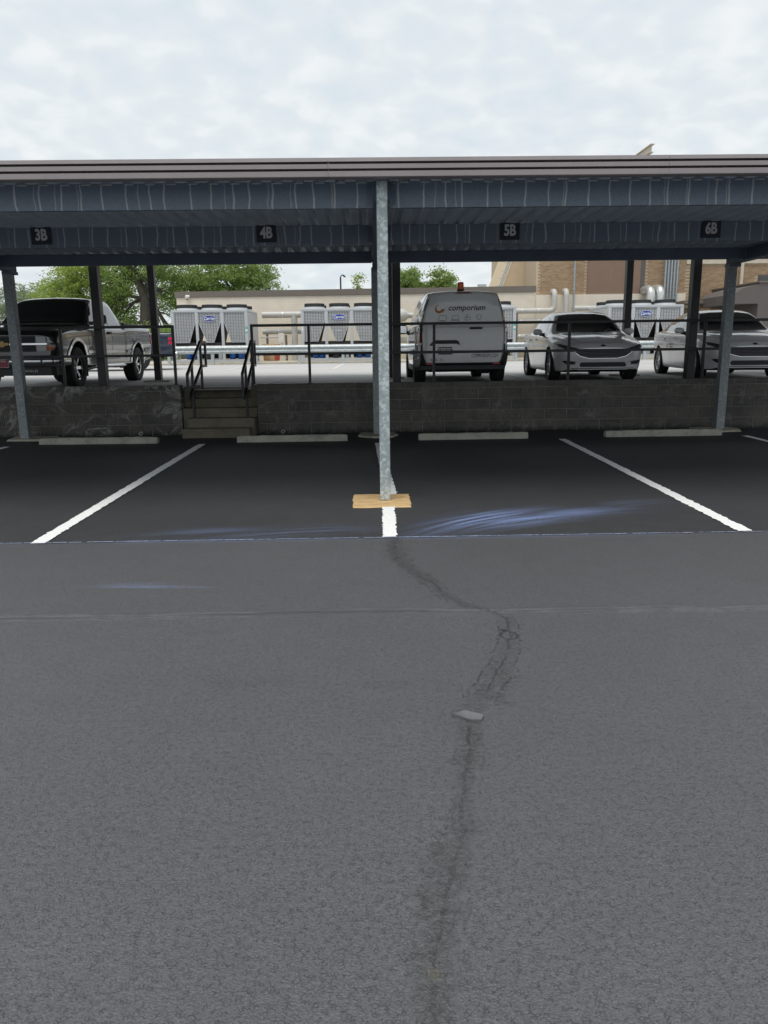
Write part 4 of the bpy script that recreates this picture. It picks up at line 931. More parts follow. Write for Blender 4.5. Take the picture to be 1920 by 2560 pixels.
t_ = NT('beacon_amber'); t_.fin((.75, .13, .015), .25); t_.b.inputs['Transmission Weight'].default_value = .35; M['beacon_amber'] = t_.m
make_van()

# ------------------------------------------------------------ pickup trucks
def make_truck(loc, rz, label, pnt, front=True, sz=1.0):
    L = 5.72; t = thing('pickup_truck', label, 'pickup truck', loc, rz); t.scale = (sz,)*3
    keys = dict(
        w=[(0, .86), (.06, .93), (.2, .975), (.5, .99), (3.7, .99), (5.5, .985), (5.68, .97), (5.72, .95)],
        zb=[(0, .46), (.4, .44), (1.5, .42), (4, .42), (5.3, .48), (5.72, .56)],
        zs=[(0, .93), (.06, .98), (.25, 1.03), (1.4, 1.11), (2.2, 1.145), (3.7, 1.16), (4.0, 1.19), (5.72, 1.20)],
        wg=[(0, .80), (.1, .86), (.4, .91), (1.4, .93), (1.9, .925), (3.69, .925), (3.76, .945), (5.72, .93)],
        zg=[(0, .97), (.06, 1.02), (.25, 1.075), (1.4, 1.155), (2.0, 1.175), (3.69, 1.19), (3.76, 1.235), (5.72, 1.235)],
        ze=[(0, .985), (.06, 1.04), (.25, 1.095), (1.45, 1.18), (1.62, 1.23), (2.0, 1.50), (2.3, 1.69), (2.6, 1.735), (3.4, 1.735), (3.62, 1.70), (3.70, 1.60), (3.76, 1.245), (5.72, 1.24)],
        wt=[(0, .70), (.3, .80), (1.4, .84), (1.62, .82), (2.3, .70), (2.6, .685), (3.4, .69), (3.62, .69), (3.70, .72), (3.76, .90), (5.72, .88)],
        zt=[(0, .99), (.06, 1.055), (.25, 1.115), (1.45, 1.215), (1.62, 1.27), (2.0, 1.55), (2.3, 1.755), (2.6, 1.80), (3.4, 1.80), (3.62, 1.76), (3.70, 1.64), (3.76, 1.255), (5.72, 1.25)])
    def sec(k, y):
        w = k['w']; zm = .42*k['zb']+.58*k['zs']
        return [(0, k['zb']), (w*.9, k['zb']), (w*.965, k['zb']+.05), (w*.98, k['zb']+.2), (w*.985, zm-.1), (w, zm), (w*.995, zm+.5*(k['zs']-zm)), (w*.975, k['zs']), (k['wg'], k['zg']), (k['wg']*.5+k['wt']*.5+.012, k['zg']*.5+k['ze']*.5), (k['wt'], k['ze']), (k['wt']*.86, k['ze']*.3+k['zt']*.7), (k['wt']*.5, k['zt']), (0, k['zt']+.01)]
    S = Shell(L, keys, sec, 90, 3, (3.69, 3.71, 3.73, 3.76)); WR = .395; FY, RY = .93, 4.55
    mkobj('body', S.mesh('body', [pnt, M['well']], [(FY, WR+.03, WR+.075, .62), (RY, WR+.03, WR+.075, .62)]), t)
    S.part('windshield', M['dark_glass'], t, 'F', [[(-.79, 1.285), (.79, 1.285), (.70, 1.59), (.655, 1.645), (.3, 1.685), (-.3, 1.685), (-.655, 1.645), (-.70, 1.59)]], .010, .05)
    S.part('bed_cover', M['black_plastic'], t, 'T', [[(-.80, 3.85), (.80, 3.85), (.80, 5.65), (-.80, 5.65)]], .02, .15)
    for sd in ('L', 'R'):
        sg = 1 if sd == 'R' else -1
        S.part('front_window', M['side_glass'], t, sd, [[(1.86, 1.235), (2.80, 1.25), (2.80, 1.67), (2.46, 1.665), (2.2, 1.54)]], .004, .07)
        S.part('rear_side_window', M['side_glass'], t, sd, [[(2.90, 1.25), (3.56, 1.255), (3.50, 1.55), (3.42, 1.65), (2.90, 1.67)]], .004, .07)
        mb = MB()
        for ln in ([(1.52, .55), (1.5, 1.0), (1.62, 1.17)], [(2.85, .55), (2.86, 1.72)], [(3.66, .55), (3.68, 1.22)], [(1.52, .55), (3.3, .55)], [(3.74, .5), (3.75, 1.22)]): S.line(mb, sd, ln, .012, .002)
        mb.build('door_seams', M['seam'], t)
        for ln in ([(1.45, .69), (3.62, .70)], [(3.78, .70), (4.04, .70)], [(5.08, .72), (5.6, .72)]): mb = MB(); S.line(mb, sd, ln, .055, .014); mb.build('side_moulding', M['chrome'] if front else pnt, t)
        for y in (FY, RY):
            arc = [(y-math.cos(a)*.50, WR+.03+math.sin(a)*.50) for a in np.linspace(.05, math.pi-.05, 24)]
            mb = MB(); S.line(mb, sd, arc, .055, .02); mb.build('arch_trim', M['chrome'] if front else M['black_plastic'], t, 40)
            rim_obj(WR, .225, .26, 6, M['chrome'] if front else M['alloy'], t, (sg*.845, y, WR), sg, 1)
        p, n, d = S.hit(sd, 2.72, 1.08); MB().box(-.015, .02, -.09, .09, -.025, .025, .008).build('door_handle', M['black_plastic'], t, None, tuple(p+n*.01))
        mb = MB(); mb.box(sg*1.0, sg*1.24, 1.78, 1.92, 1.24, 1.42, .03); mr = mb.build('mirror', M['black_plastic'], t, 50); MB().box(sg*.9, sg*1.02, 1.81, 1.88, 1.22, 1.29, .01).build('mirror_arm', M['black_plastic'], mr)
        MB().box(sg*1.02, sg*1.22, 1.777, 1.779, 1.26, 1.36).build('turn_lens', M['chrome'], mr)
        if front:
            MB().tube([(sg*.86, 1.55, .36), (sg*.99, 1.68, .40), (sg*1.0, 1.9, .40), (sg*1.0, 3.3, .40), (sg*.99, 3.5, .40), (sg*.86, 3.62, .36)], .042, 12).build('step_tube', M['chrome'], t, 40)
            MB().box(sg*.72, sg*.97, FY+.43, FY+.455, .22, .55, .005).build('mud_flap', M['black_plastic'], t)
        for z in (.92, 1.05): S.part('tail_light', M['red_bright'], t, sd, [[(5.57, z-.05), (5.69, z-.05), (5.69, z+.045), (5.57, z+.045)]], .012, .06)
    if front:
        g = S.part('grille', M['black_plastic'], t, 'F', [[(-.60, .70), (.60, .70), (.60, .98), (-.60, .98)]], .006, .1)
        for z in (.745, .79, .89, .93): MB().box(-.58, .58, -.02, .0, z-.006, z+.006).build('grille_slat', M['well'], g)
        mb = MB(); S.line(mb, 'F', [(-.86, .838), (-.6, .838), (.6, .838), (.86, .838)], .03, .022); mb.build('chrome_bar', M['chrome'], g)
        mb = MB(); mb.prism([(-.13, .815), (-.045, .815), (-.055, .79), (.06, .79), (.05, .815), (.12, .815), (.13, .865), (.045, .865), (.055, .89), (-.06, .89), (-.05, .865), (-.12, .865)], 'y', -.045, -.02); mb.build('emblem', M['gold'], g)
        for sg in (1, -1):
            S.part('headlight', M['lamp_glass'], t, 'F', [[(sg*.62, .865), (sg*.90, .86), (sg*.89, .95), (sg*.62, .965)]], .012, .06)
            S.part('running_lamp', M['lamp_glass'], t, 'F', [[(sg*.62, .72), (sg*.79, .72), (sg*.79, .815), (sg*.62, .815)]], .012, .06)
            S.part('turn_signal', M['amber'], t, 'F', [[(sg*.795, .72), (sg*.90, .725), (sg*.905, .81), (sg*.795, .815)]], .012, .06)
        # bumper wrapping the corners
        pr = [(-.02, .62), (.06, .63), (.06, .44), (-.01, .44), (-.045, .48), (-.045, .585)]; mb = MB(); vs = []; fs = []
        path = [(-1.0, .42), (-.99, .10), (-.93, -.03), (-.7, -.085), (0, -.11), (.7, -.085), (.93, -.03), (.99, .10), (1.0, .42)]
        for i, (x, y) in enumerate(path):
            a = path[max(i-1, 0)]; b = path[min(i+1, len(path)-1)]; dx_, dy_ = b[0]-a[0], b[1]-a[1]; l = math.hypot(dx_, dy_); nx, ny = dy_/l, -dx_/l
            vs += [(x-nx*o_, y-ny*o_, z) for o_, z in pr]
            if i: fs += [((i-1)*6+j, (i-1)*6+(j+1) % 6, i*6+(j+1) % 6, i*6+j) for j in range(6)]
        mb.add(vs, fs+[tuple(range(6)), tuple(range(48, 54))]); bm_ = mb.build('bumper', M['chrome'], t, 50)
        MB().prism([(-.9, .08), (-.85, -.02), (.85, -.02), (.9, .08), (.85, .5), (-.85, .5)], 'z', .28, .438).build('valance', M['black_plastic'], t)
        pl = MB().box(-.155, .155, -.165, -.158, .43, .575, .002).build('licence_plate', M['plate_white'], t)
        MB().box(-.148, .148, -.168, -.1655, .437, .568).build('plate_face', M['plate_red'], pl)
        flat_text('plate_lettering', 'AMSDALE', .05, M['plate_white'], pl, lambda u, v: (u, -.1695, v+.545), bold=.001)
        flat_text('lettering', 'VAWN 32', .06, M['plate_white'], t, lambda u, v: (u+.47, -.0215, v+.36))
        MB().cyl((.9, 1.95, 1.2), (.9, 1.95, 1.21), .01, n=6)
        MB().box(-.6, .75, 3.72, 3.80, 1.26, 1.33, .01).build('bed_rack', M['black_plastic'], t)
        MB().box(.70, .90, 3.9, 5.6, 1.262, 1.32, .01).build('bed_rail', M['black_plastic'], t); MB().box(-.90, -.70, 3.9, 5.6, 1.262, 1.32, .01).build('bed_rail', M['black_plastic'], t)
    else: MB().box(-.95, .95, 5.66, 5.86, .42, .6, .03).build('rear_bumper', M['chrome'], t)
    S.part('tailgate', pnt, t, 'B', [[(-.74, .68), (.74, .68), (.74, 1.21), (-.74, 1.21)]], .008, .15)
    MB().box(-.7, .7, FY-.06, FY+.06, .32, .46).build('axle', M['well'], t); MB().box(-.7, .7, RY-.06, RY+.06, .32, .46).build('axle', M['well'], t); MB().box(-.5, .5, .3, 5.4, .40, .5).build('chassis', M['well'], t)
    return t
make_truck((-6.80, 14.42, .80), rad(-1), 'glossy black pickup truck with chrome bumper and arch trim, nosed up to the railing', M['black_paint'], True, 1.03)
make_truck((-12.5, 25.9, lot_z(26.5)), rad(-74), 'dark blue pickup mostly hidden behind the black pickup, red tail lamp showing', M['blue_paint'], False)

# ------------------------------------------------------------ guardrail, kerb and chiller pad
gx0, gx1, GY = -9.1, 24, 32.4
gt = thing('guardrail', 'galvanised corrugated guardrail standing in front of the chillers', 'guardrail', (0, GY, lot_z(GY)))
pr = [(0, .46), (.03, .475), (.075, .53), (.075, .555), (.02, .60), (.0, .62), (.02, .64), (.075, .685), (.075, .71), (.03, .765), (0, .78)]
mb = MB(); k = len(pr); vs = [(x, -y, z) for x in (gx0, gx1) for y, z in pr]+[(x, -y+.006, z) for x in (gx0, gx1) for y, z in pr]
mb.add(vs, [(i, i+1, k+i+1, k+i) for i in range(k-1)]+[(2*k+i, 2*k+i+1, 3*k+i+1, 3*k+i) for i in range(k-1)]); mb.build('rail_beam', M['rail_galv'], gt, 30)
x = -8.44
while x < gx1:
    MB().box(-.06, .06, .006, .15, -.05, .74, .004).build('post', M['rail_galv'], gt, None, (x, 0, 0))
    MB().cyl((x, -.004, .62), (x, -.016, .62), .02, n=8).build('bolt', M['galvd'], gt); x += 1.82
tag(MB().box(-11, 26, 33.0, 39.9, .86, 1.0, .015).build('chiller_pad', M['kerb']), kind='structure')

# ------------------------------------------------------------ chillers
simple('chiller_grey', (.47, .49, .51), .5, .05, .06, 3, world=False); simple('coil_grey', (.60, .61, .62), .6, .1, .08, 4); simple('coil_black', (.016, .017, .018), .7); simple('fan_black', (.028, .03, .031), .6)
simple('wire', (.03, .032, .035), .6); simple('compressor_blue', (.012, .09, .34), .4, 0, .15, 6); simple('copper', (.45, .22, .11), .45, .3); simple('logo_blue', (.015, .05, .32), .35); simple('label_white', (.72, .72, .70), .5); simple('label_teal', (.05, .42, .45), .5); simple('valve_red', (.45, .05, .05), .5)
def clip_seg(poly, a, horiz):
    r_ = []
    for (x0, y0), (x1, y1) in zip(poly, poly[1:]+poly[:1]):
        p0, p1, q0, q1 = (y0, y1, x0, x1) if horiz else (x0, x1, y0, y1)
        if (p0 > a) != (p1 > a): r_.append(q0+(q1-q0)*(a-p0)/(p1-p0))
    return sorted(r_)
def make_chiller():
    t = thing('chiller', '', 'chiller'); W, D, H = 3.26, 3.0, 2.22; hw = W/2
    px = [-hw+.06, -.545, .545, hw-.06]
    for i, x in enumerate(px): MB().box(x-.06, x+.06, -.02, .10, .0, H-.10, .006).build('frame_post', M['chiller_grey'], t)
    MB().box(-hw, hw, -.025, D, H-.10, H, .008).build('top_frame', M['chiller_grey'], t)
    MB().box(-hw, hw, -.018, .14, .0, .13, .006).build('base_rail', M['chiller_grey'], t); MB().box(-hw, hw, D-.15, D, .0, .13, .006).build('base_rail', M['chiller_grey'], t)
    T, Bz = H-.125, .86
    polys = [[(-hw+.13, T), (px[1]-.07, T), (px[1]-.07, 1.72), (px[1]-.36, Bz), (-hw+.13, Bz)], [(px[1]+.07, T), (px[2]-.07, T), (px[2]-.07, 1.72), (.14, Bz), (-.14, Bz), (px[1]+.07, 1.72)], [(px[2]+.07, T), (hw-.13, T), (hw-.13, Bz), (px[2]+.36, Bz), (px[2]+.07, 1.72)]]
    for P in polys:
        o = MB().prism(P, 'y', .03, .05).build('coil_panel', M['coil_grey'], t); mb = MB(); w = .005
        z = Bz+.03
        while z < T:
            s_ = clip_seg(P, z, True)
            if len(s_) >= 2: mb.box(s_[0], s_[-1], .0, .006, z-w, z+w)
            z += .062
        x = min(p[0] for p in P)+.05
        while x < max(p[0] for p in P):
            s_ = clip_seg(P, x, False)
            if len(s_) >= 2: mb.box(x-w, x+w, .007, .013, s_[0], s_[-1])
            x += .115
        mb.build('wire_guard', M['wire'], o)
        mb = MB()
        for (a, b) in zip(P, P[1:]+P[:1]):
            d = Vector((b[0]-a[0], b[1]-a[1])); l = d.length; d /= l; nn = Vector((-d.y, d.x))*.012
            mb.add([(a[0]+nn.x, yy, a[1]+nn.y) for yy in (-.004, .03)]+[(a[0]-nn.x, yy, a[1]-nn.y) for yy in (-.004, .03)]+[(b[0]+nn.x, yy, b[1]+nn.y) for yy in (-.004, .03)]+[(b[0]-nn.x, yy, b[1]-nn.y) for yy in (-.004, .03)], [(0, 1, 3, 2), (4, 5, 7, 6), (0, 1, 5, 4), (2, 3, 7, 6), (0, 2, 6, 4), (1, 3, 7, 5)])
        mb.build('panel_edge', M['chiller_grey'], o)
    for (xa, xb) in ((px[1]-.09, px[1]-.40), (px[1]+.09, -.16), (px[2]-.09, .16), (px[2]+.09, px[2]+.40)):
        dx_ = .06 if xb > xa else -.06
        MB().prism([(xa, T-.05), (xa+dx_*.2, T-.05), (xb+dx_, Bz), (xb, Bz)], 'y', .06, D-.3).build('condenser_coil', M['coil_black'], t)
    for sx in (-1, 1):
        MB().prism([(sx*(hw-.16), T), (sx*(hw-.12), T), (sx*(hw-.12), Bz), (sx*(hw-.16), Bz)], 'y', .06, D-.1).build('condenser_coil', M['coil_black'], t)
        for k in range(3): MB().box(sx*(hw-.035) if sx > 0 else -hw, sx*hw if sx > 0 else -hw+.035, .12+k*.96, .12+(k+1)*.96-.012, .15 if k else .5, H-.11, .004).build('side_panel', M['chiller_grey'], t)
        MB().box(sx*hw, sx*(hw+.06), 1.0, 1.4, .55, .95, .01).build('control_box', M['chiller_grey'], t)
    MB().box(-hw+.13, hw-.13, .06, D-.3, .74, .86).build('drip_tray', M['coil_black'], t)
    MB().cyl((-hw+.3, 1.1, .36), (hw-.3, 1.1, .36), .2, n=16).build('evaporator', M['fan_black'], t, 40)
    for x in (-1.05, -.78, .85, 1.22):
        c = MB().lathe([(.0, .14), (.12, .14), (.14, .2), (.14, .5), (.115, .58), (.05, .61), (0, .61)], (x, .42, 0), 'z', 16).build('compressor', M['compressor_blue'], t, 40)
        MB().box(x-.05, x+.05, .272, .279, .50, .54).build('compressor_label', M['label_white'], c)
        MB().tube([(x+.1, .4, .5), (x+.17, .4, .62), (x+.2, .5, .7)], .022, 8).build('suction_pipe', M['copper'], c)
    MB().tube([(-.4, .5, .62), (.1, .5, .64), (.35, .5, .6)], .04, 8).build('header_pipe', M['valve_red'], t)
    MB().box(-.3, -.05, .3, .55, .13, .62, .01).build('pump_box', M['fan_black'], t); MB().box(.25, .4, .3, .6, .13, .7, .01).build('pump_box', M['coil_grey'], t)
    for x in (-1.08, 0, 1.08):
        for y in (.72, 2.15):
            f = MB().lathe([(.47, 0), (.45, .05), (.44, .09), (.0, .09)], (x, y, H), 'z', 28).build('fan_collar', M['chiller_grey'], t, 40)
            mb = MB(); mb.lathe([(.425, .09), (.425, .235), (.40, .235), (.40, .10)], (x, y, H), 'z', 28)
            for i in range(36):
                a = 2*math.pi*i/36; c_, s_ = math.cos(a), math.sin(a); vs = []
                for r0, z0 in ((.425, .10), (.437, .10), (.437, .23), (.425, .23)):
                    for o_ in (-.012, .012): vs.append((x+r0*c_-o_*s_, y+r0*s_+o_*c_, H+z0))
                mb.add(vs, [(0, 1, 3, 2), (2, 3, 5, 4), (4, 5, 7, 6), (0, 2, 4, 6), (1, 3, 5, 7)])
            for i in range(12):
                a = 2*math.pi*i/12; mb.tube([(x+.41*math.cos(a), y+.41*math.sin(a), H+.232), (x, y, H+.245)], .006, 4)
            mb.build('fan_guard', M['fan_black'], f)
    lg = MB().add([(.30*math.cos(a), -.012, 1.92-.06+.125*math.sin(a)) for a in np.linspace(0, 2*math.pi, 33)[:-1]]+[(.30*math.cos(a), .0, 1.86+.125*math.sin(a)) for a in np.linspace(0, 2*math.pi, 33)[:-1]], [tuple(range(32))]+[(i, (i+1) % 32, 32+(i+1) % 32, 32+i) for i in range(32)]).build('logo_plate', M['label_white'], t)
    MB().add([(.285*math.cos(a), -.0145, 1.86+.112*math.sin(a)) for a in np.linspace(0, 2*math.pi, 33)[:-1]], [tuple(range(32))]).build('logo_field', M['logo_blue'], lg)
    flat_text('logo_lettering', 'Carrier', .165, M['label_white'], lg, lambda u, v: (u*.98, -.0165, v+1.855), shear=.25, bold=.004)
    MB().box(-.09, .09, -.012, -.004, 1.28, 1.31).build('model_label', M['label_white'], t)
    st_ = MB().box(px[3]-.045, px[3]+.045, -.024, -.0205, 1.40, 1.50).build('sticker', M['label_teal'], t); MB().box(px[3]-.045, px[3]+.045, -.024, -.0205, 1.30, 1.39).build('sticker', M['label_white'], t); MB().box(px[3]-.045, px[3]+.045, -.024, -.0205, 1.23, 1.29).build('sticker', M['label_teal'], t)
    MB().box(px[0]-.035, px[0]+.035, -.024, -.0205, 1.30, 1.48).build('sticker', M['label_white'], t)
    return t
ch0 = make_chiller(); first = True
for x, lab in ((-6.88, 'grey three-fan chiller beyond the steps, seen between the two stair handrails'), (-1.34, 'grey chiller partly hidden by the tall galvanised carport post'), (4.66, 'grey chiller mostly hidden behind the lettered van'), (11.9, 'grey chiller standing behind and between the two white sedans')):
    o = ch0 if first else copy_tree(ch0); first = False; o.location = (x, 33.5, 1.0); tag(o, lab, 'chiller', 'row of chillers along the cream building')

# ------------------------------------------------------------ cream service building
def mat_cream():
    t = NT('cream_painted_brick'); P = t.obj(); s = t.sepz(P)
    cz = t.math('FRACT', t.math('DIVIDE', s[2], .0813)); line = t.ramp(t.math('ABSOLUTE', t.math('SUBTRACT', cz, .5)), [(.36, 0.0), (.48, 1.0)])
    row = t.math('FLOOR', t.math('DIVIDE', s[2], .0813)); xx = t.math('FRACT', t.math('ADD', t.math('DIVIDE', s[0], .305), t.math('MULTIPLY', row, .5)))
    vl = t.ramp(t.math('ABSOLUTE', t.math('SUBTRACT', xx, .5)), [(.47, 0.0), (.495, 1.0)])
    m = t.math('MAXIMUM', line, t.math('MULTIPLY', vl, .6))
    n = t.noise(P, 1.2, 5, .65)
    c = t.ramp(n, [(.3, (.68, .61, .51)), (.7, (.78, .715, .61))])
    c = t.mix(t.math('MULTIPLY', m, .30), c, (.40, .34, .27))
    c = t.mix(t.math('MULTIPLY', t.ramp(t.noise(P, 6, 4, .7), [(.6, 0.0), (.75, 1.0)]), .2), c, (.42, .37, .30))
    t.bump(t.math('SUBTRACT', 1.0, m), .35, .01); return t.fin(c, .8)
M['cream'] = mat_cream()
simple('coping_brown', (.16, .135, .115), .5, 0, .08, 3); simple('tan_stucco', (.62, .50, .34), .85, 0, .06, 3, .2, 60); simple('panel_brown', (.22, .145, .10), .6, 0, .06, 1.5); simple('dark_panel', (.105, .09, .085), .55, 0, .06, 2)
simple('pipe_wrap', (.47, .46, .435), .5, .05, .12, 5, .2, 30); simple('silver_wrap', (.60, .61, .60), .3, .6, .15, 7); simple('conduit_blue', (.33, .40, .46), .4, .4, .1, 5); simple('beige_metal', (.56, .50, .40), .5); simple('box_grey', (.45, .46, .46), .5)
ANG = math.atan2(38.0-39.3, 8.07+9.65); LW = math.hypot(8.07+9.65, 1.3)
cb = thing('service_building', 'low cream painted brick building with brown roof coping behind the chillers', 'building', (-9.65, 39.3, .85), ANG)
MB().box(0, LW, 0, 9, 0, 3.26, .0).build('wall', M['cream'], cb)
for k in range(6): MB().box(-.06+k*(LW+.06)/6+.001, -.06+(k+1)*(LW+.06)/6-.001, -.06, 9.06, 3.262, 3.545).build('coping', M['coping_brown'], cb)
mb = MB().box(15.0, 15.42, .6, 1.0, 3.546, 3.72, .01); mb.build('roof_vent', M['box_grey'], cb)
MB().box(16.2, 16.75, -.004, .02, 1.9, 2.55).build('louvre', M['coping_brown'], cb)
o = thing('security_camera', 'small white dome camera under the brown coping of the cream building', 'camera', (-9.05, 39.1, 4.12))
MB().box(-.1, .1, -.02, .12, .0, .1, .02).build('bracket', M['label_white'], o); MB().lathe([(0, -.1), (.06, -.085), (.1, -.03), (.11, .02), (.0, .02)], (0, -.08, .0), 'z', 16).build('dome', M['label_white'], o, 40); MB().lathe([(0, -.13), (.05, -.12), (.065, -.085)], (0, -.08, .0), 'z', 12).build('lens', M['coil_black'], o, 40)

# ------------------------------------------------------------ tan brick building
def mat_brick():
    t = NT('tan_brick'); oi = t.node('ShaderNodeObjectInfo').outputs['Random']; P = t.pos()
    n = t.voro(t.node('ShaderNodeVectorMath', {0: P, 1: (4.9, 1.0, 13.1)}, operation='MULTIPLY').outputs[0], 1.0).outputs['Color']
    f = t.node('ShaderNodeRGBToBW', {0: n}).outputs[0]
    c = t.ramp(f, [(.15, (.29, .195, .115)), (.5, (.34, .235, .145)), (.85, (.40, .285, .18))])
    return t.fin(c, .85)
M['brick'] = mat_brick(); simple('brick_mortar', (.52, .42, .30), .9, 0, .1, 20)
bb = thing('brick_building', 'tall tan brick building with brown panels and beige downspouts', 'building', (8.06, 38.0, .85)); BX = 8.06
def bp(name, mat, x0, x1, y0, y1, z0, z1, c=0): return MB().box(x0-BX, x1-BX, y0-38, y1-38, z0-.85, z1-.85, c).build(name, M[mat], bb)
bp('lower_wall', 'cream', 8.07, 15.33, 37.85, 38.06, .85, 3.965)
bp('core_wall', 'brick_mortar', 8.06, 27, 38.062, 52, .85, 8.6)
bp('roof_slab', 'coping_brown', 7.9, 27.2, 37.7, 52.2, 8.602, 8.9)
for a, b in ((10.55, 11.83), (11.834, 13.11)): bp('wall_panel', 'panel_brown', a, b, 37.95, 38.06, 3.97, 8.6)
bp('panel_return', 'dark_panel', 13.115, 13.35, 37.98, 38.06, 3.97, 8.6)
bp('belt_course', 'beige_metal', 15.35, 17.9, 37.98, 38.06, 5.33, 5.52); bp('belt_course', 'beige_metal', 18.15, 27, 37.98, 38.06, 5.33, 5.52)
for x in (15.95, 18.03): bp('downspout', 'beige_metal', x-.07, x+.07, 37.86, 37.975, 3.2 if x > 17 else .9, 8.5, .01)
wn_ = bp('window_frame', 'dark_panel', 18.9, 20.4, 37.99, 38.05, 4.0, 4.8); MB().box(18.97-BX, 20.33-BX, -.03, -.012, 4.07-.85, 4.73-.85).build('pane', M['dark_glass'], wn_)
# bricks: pitch .205 x .0755
me_b = MB().box(0, .193, 0, .02, 0, .062, .003).mesh('brick', M['brick'])
rows = []
def regions(x, z):
    if 8.07 < x < 10.54-.19 and 3.98 < z < 5.9: return True
    if 13.36 < x < 15.33 and 3.98 < z < 5.9: return True
    if 15.36 < x < 20.5 and 1.5 < z < 5.25: return not (18.7 < x < 20.45 and 3.95 < z < 4.82)
    if 15.36 < x < 20.5 and 5.54 < z < 5.9: return True
    return False
z = 1.5; i = 0; cand = []
while z < 5.9:
    x = 8.07+(.1025 if i % 2 else 0)
    while x < 20.4:
        if regions(x, z): cand.append((x, z))
        x += .205
    z += .0755; i += 1
near = sorted(cand, key=lambda q: abs(q[0]-9.3)*.2+abs(q[1]-4.75))[:300]; ns = set(near)
for x, z in near: mkobj('brick', me_b, bb, (x-BX, .047, z-.85))
mb = MB()
for x, z in cand:
    if (x, z) not in ns: mb.box(x-BX, x-BX+.193, .047, .061, z-.85, z-.85+.062)
tag(mb.build('brickwork', M['brick'], bb), kind='stuff')
# roof-top steel pointing over the edge
sb = thing('roof_beam', 'pale steel beam sticking out over the carport roof line', 'steel beam', (11.95, 38, 9.0))
for dz, h_, y0 in ((.45, .32, -4.0), (.12, .2, -3.75)):
    MB().box(-.09, .09, y0, 4, dz+h_-.03, dz+h_).build('top_flange', M['beige_metal'], sb); MB().box(-.02, .02, y0+.15, 4, dz+.03, dz+h_-.031).build('web', M['beige_metal'], sb); MB().box(-.09, .09, y0+.1, 4, dz, dz+.029).build('bottom_flange', M['beige_metal'], sb)
MB().box(-.08, .08, 1.5, 1.66, -.1, .12).build('support_post', M['beige_metal'], sb)
# plain tan gable between the two buildings
gb = thing('gabled_building', 'small tan stucco gable rising behind the brown coping', 'building', (6.9, 41, .85))
mb = MB().prism([(.0, 0), (1.45, 0), (1.45, 6.2), (.98, 6.2), (.05, 3.7)], 'y', 0, 6); mb.build('gable_wall', M['tan_stucco'], gb)
for k in range(2): MB().tube([(-.10-.1*k, -.05, 3.6), (.84-.1*k, -.05, 6.2)], .035, 8).build('gable_pipe', M['box_grey'], gb)
for k in range(7): MB().tube([(-.14+k*.14, -.06, 3.78+.38*k), (-.32+k*.14, -.06, 3.80+.38*k)], .014, 6).build('gable_rung', M['box_grey'], gb)

# electrical conduits up the brick wall
cd = thing('conduit_bank', 'five pale blue-grey conduits running up the tan brick wall', 'conduits', (14.25, 37.75, 3.4))
for k in range(5): MB().cyl((k*.145, 0, -.4), (k*.145, 0, 5.1), .045, n=10).build('conduit', M['conduit_blue'], cd, 40)
for z in (.5, 1.5): MB().box(-.06, .64, .05, .08, z, z+.04).build('strap', M['box_grey'], cd)
o = thing('wall_pipe', 'single thin grey pipe climbing the brick wall beside the brown panels', 'pipe', (9.85, 37.7, 2.6)); MB().cyl((0, 0, 0), (0, 0, 6), .04, n=10).build('pipe', M['conduit_blue'], o, 40)
for z in (.7, 1.6, 2.5): MB().box(-.06, .06, .0, .1, z, z+.05).build('clamp', M['box_grey'], o)

# insulated pipework
def elbow(a, b, c, r, k=6):
    a, b, c = Vector(a), Vector(b), Vector(c); p0 = b+(a-b).normalized()*r; p1 = b+(c-b).normalized()*r
    return [tuple(p0*(1-t)**2+b*2*t*(1-t)+p1*t*t) for t in [i/k for i in range(k+1)]]
def piping(name, label, runs, mat='pipe_wrap', rad_=.15, extra=()):
    loc = Vector(runs[0][0]); t = thing(name, label, 'pipe', loc)
    for run in runs:
        pts = [run[0]]
        for i in range(1, len(run)-1): pts += elbow(run[i-1], run[i], run[i+1], rad_*2.0)
        pts.append(run[-1]); MB().tube([tuple(Vector(p)-loc) for p in pts], rad_, 14).build('pipe_run', M[mat], t, 40)
        for a, b in zip(run[:-1], run[1:]):
            a, b = Vector(a), Vector(b); d = (b-a); n = int(d.length/1.0)
            for k in range(1, n+1):
                p = a+d*(k/(n+1))-loc; u = d.normalized(); MB().cyl(p-u*.02, p+u*.02, rad_*1.04, n=14).build('joint_band', M['silver_wrap'], t, 40)
    for (p, q) in extra:
        p, q = Vector(p)-loc, Vector(q)-loc; MB().box(min(p.x, q.x)-.05, max(p.x, q.x)+.05, p.y-.05, p.y+.05, min(p.z, q.z), max(p.z, q.z)).build('stand', M['coping_brown'], t)
    return t
PY = 37.4
piping('insulated_pipe', 'fat pale insulated pipe run joining the chiller past the steps to the riser', [[(-5.15, PY, 3.15), (-3.2, PY, 3.15)], [(-3.63, PY-.01, 3.15), (-3.63, PY-.01, 1.0)]], extra=(((-4.05, PY, 1.0), (-4.05, PY, 2.2)),))
piping('insulated_pipe', 'lower pale insulated pipe between the first two chillers', [[(-5.2, PY+.35, 2.37), (-2.9, PY+.35, 2.37)]], rad_=.12, extra=(((-5.0, PY+.35, 1.0), (-5.0, PY+.35, 2.25)),))
piping('insulated_pipe', 'pale insulated pipes with a white cap beside the van mirror', [[(1.2, PY, 3.05), (6.6, PY, 3.05)], [(1.2, PY+.3, 2.35), (6.6, PY+.3, 2.35)], [(1.2, PY+.3, 1.9), (6.6, PY+.3, 1.9)]], rad_=.13)
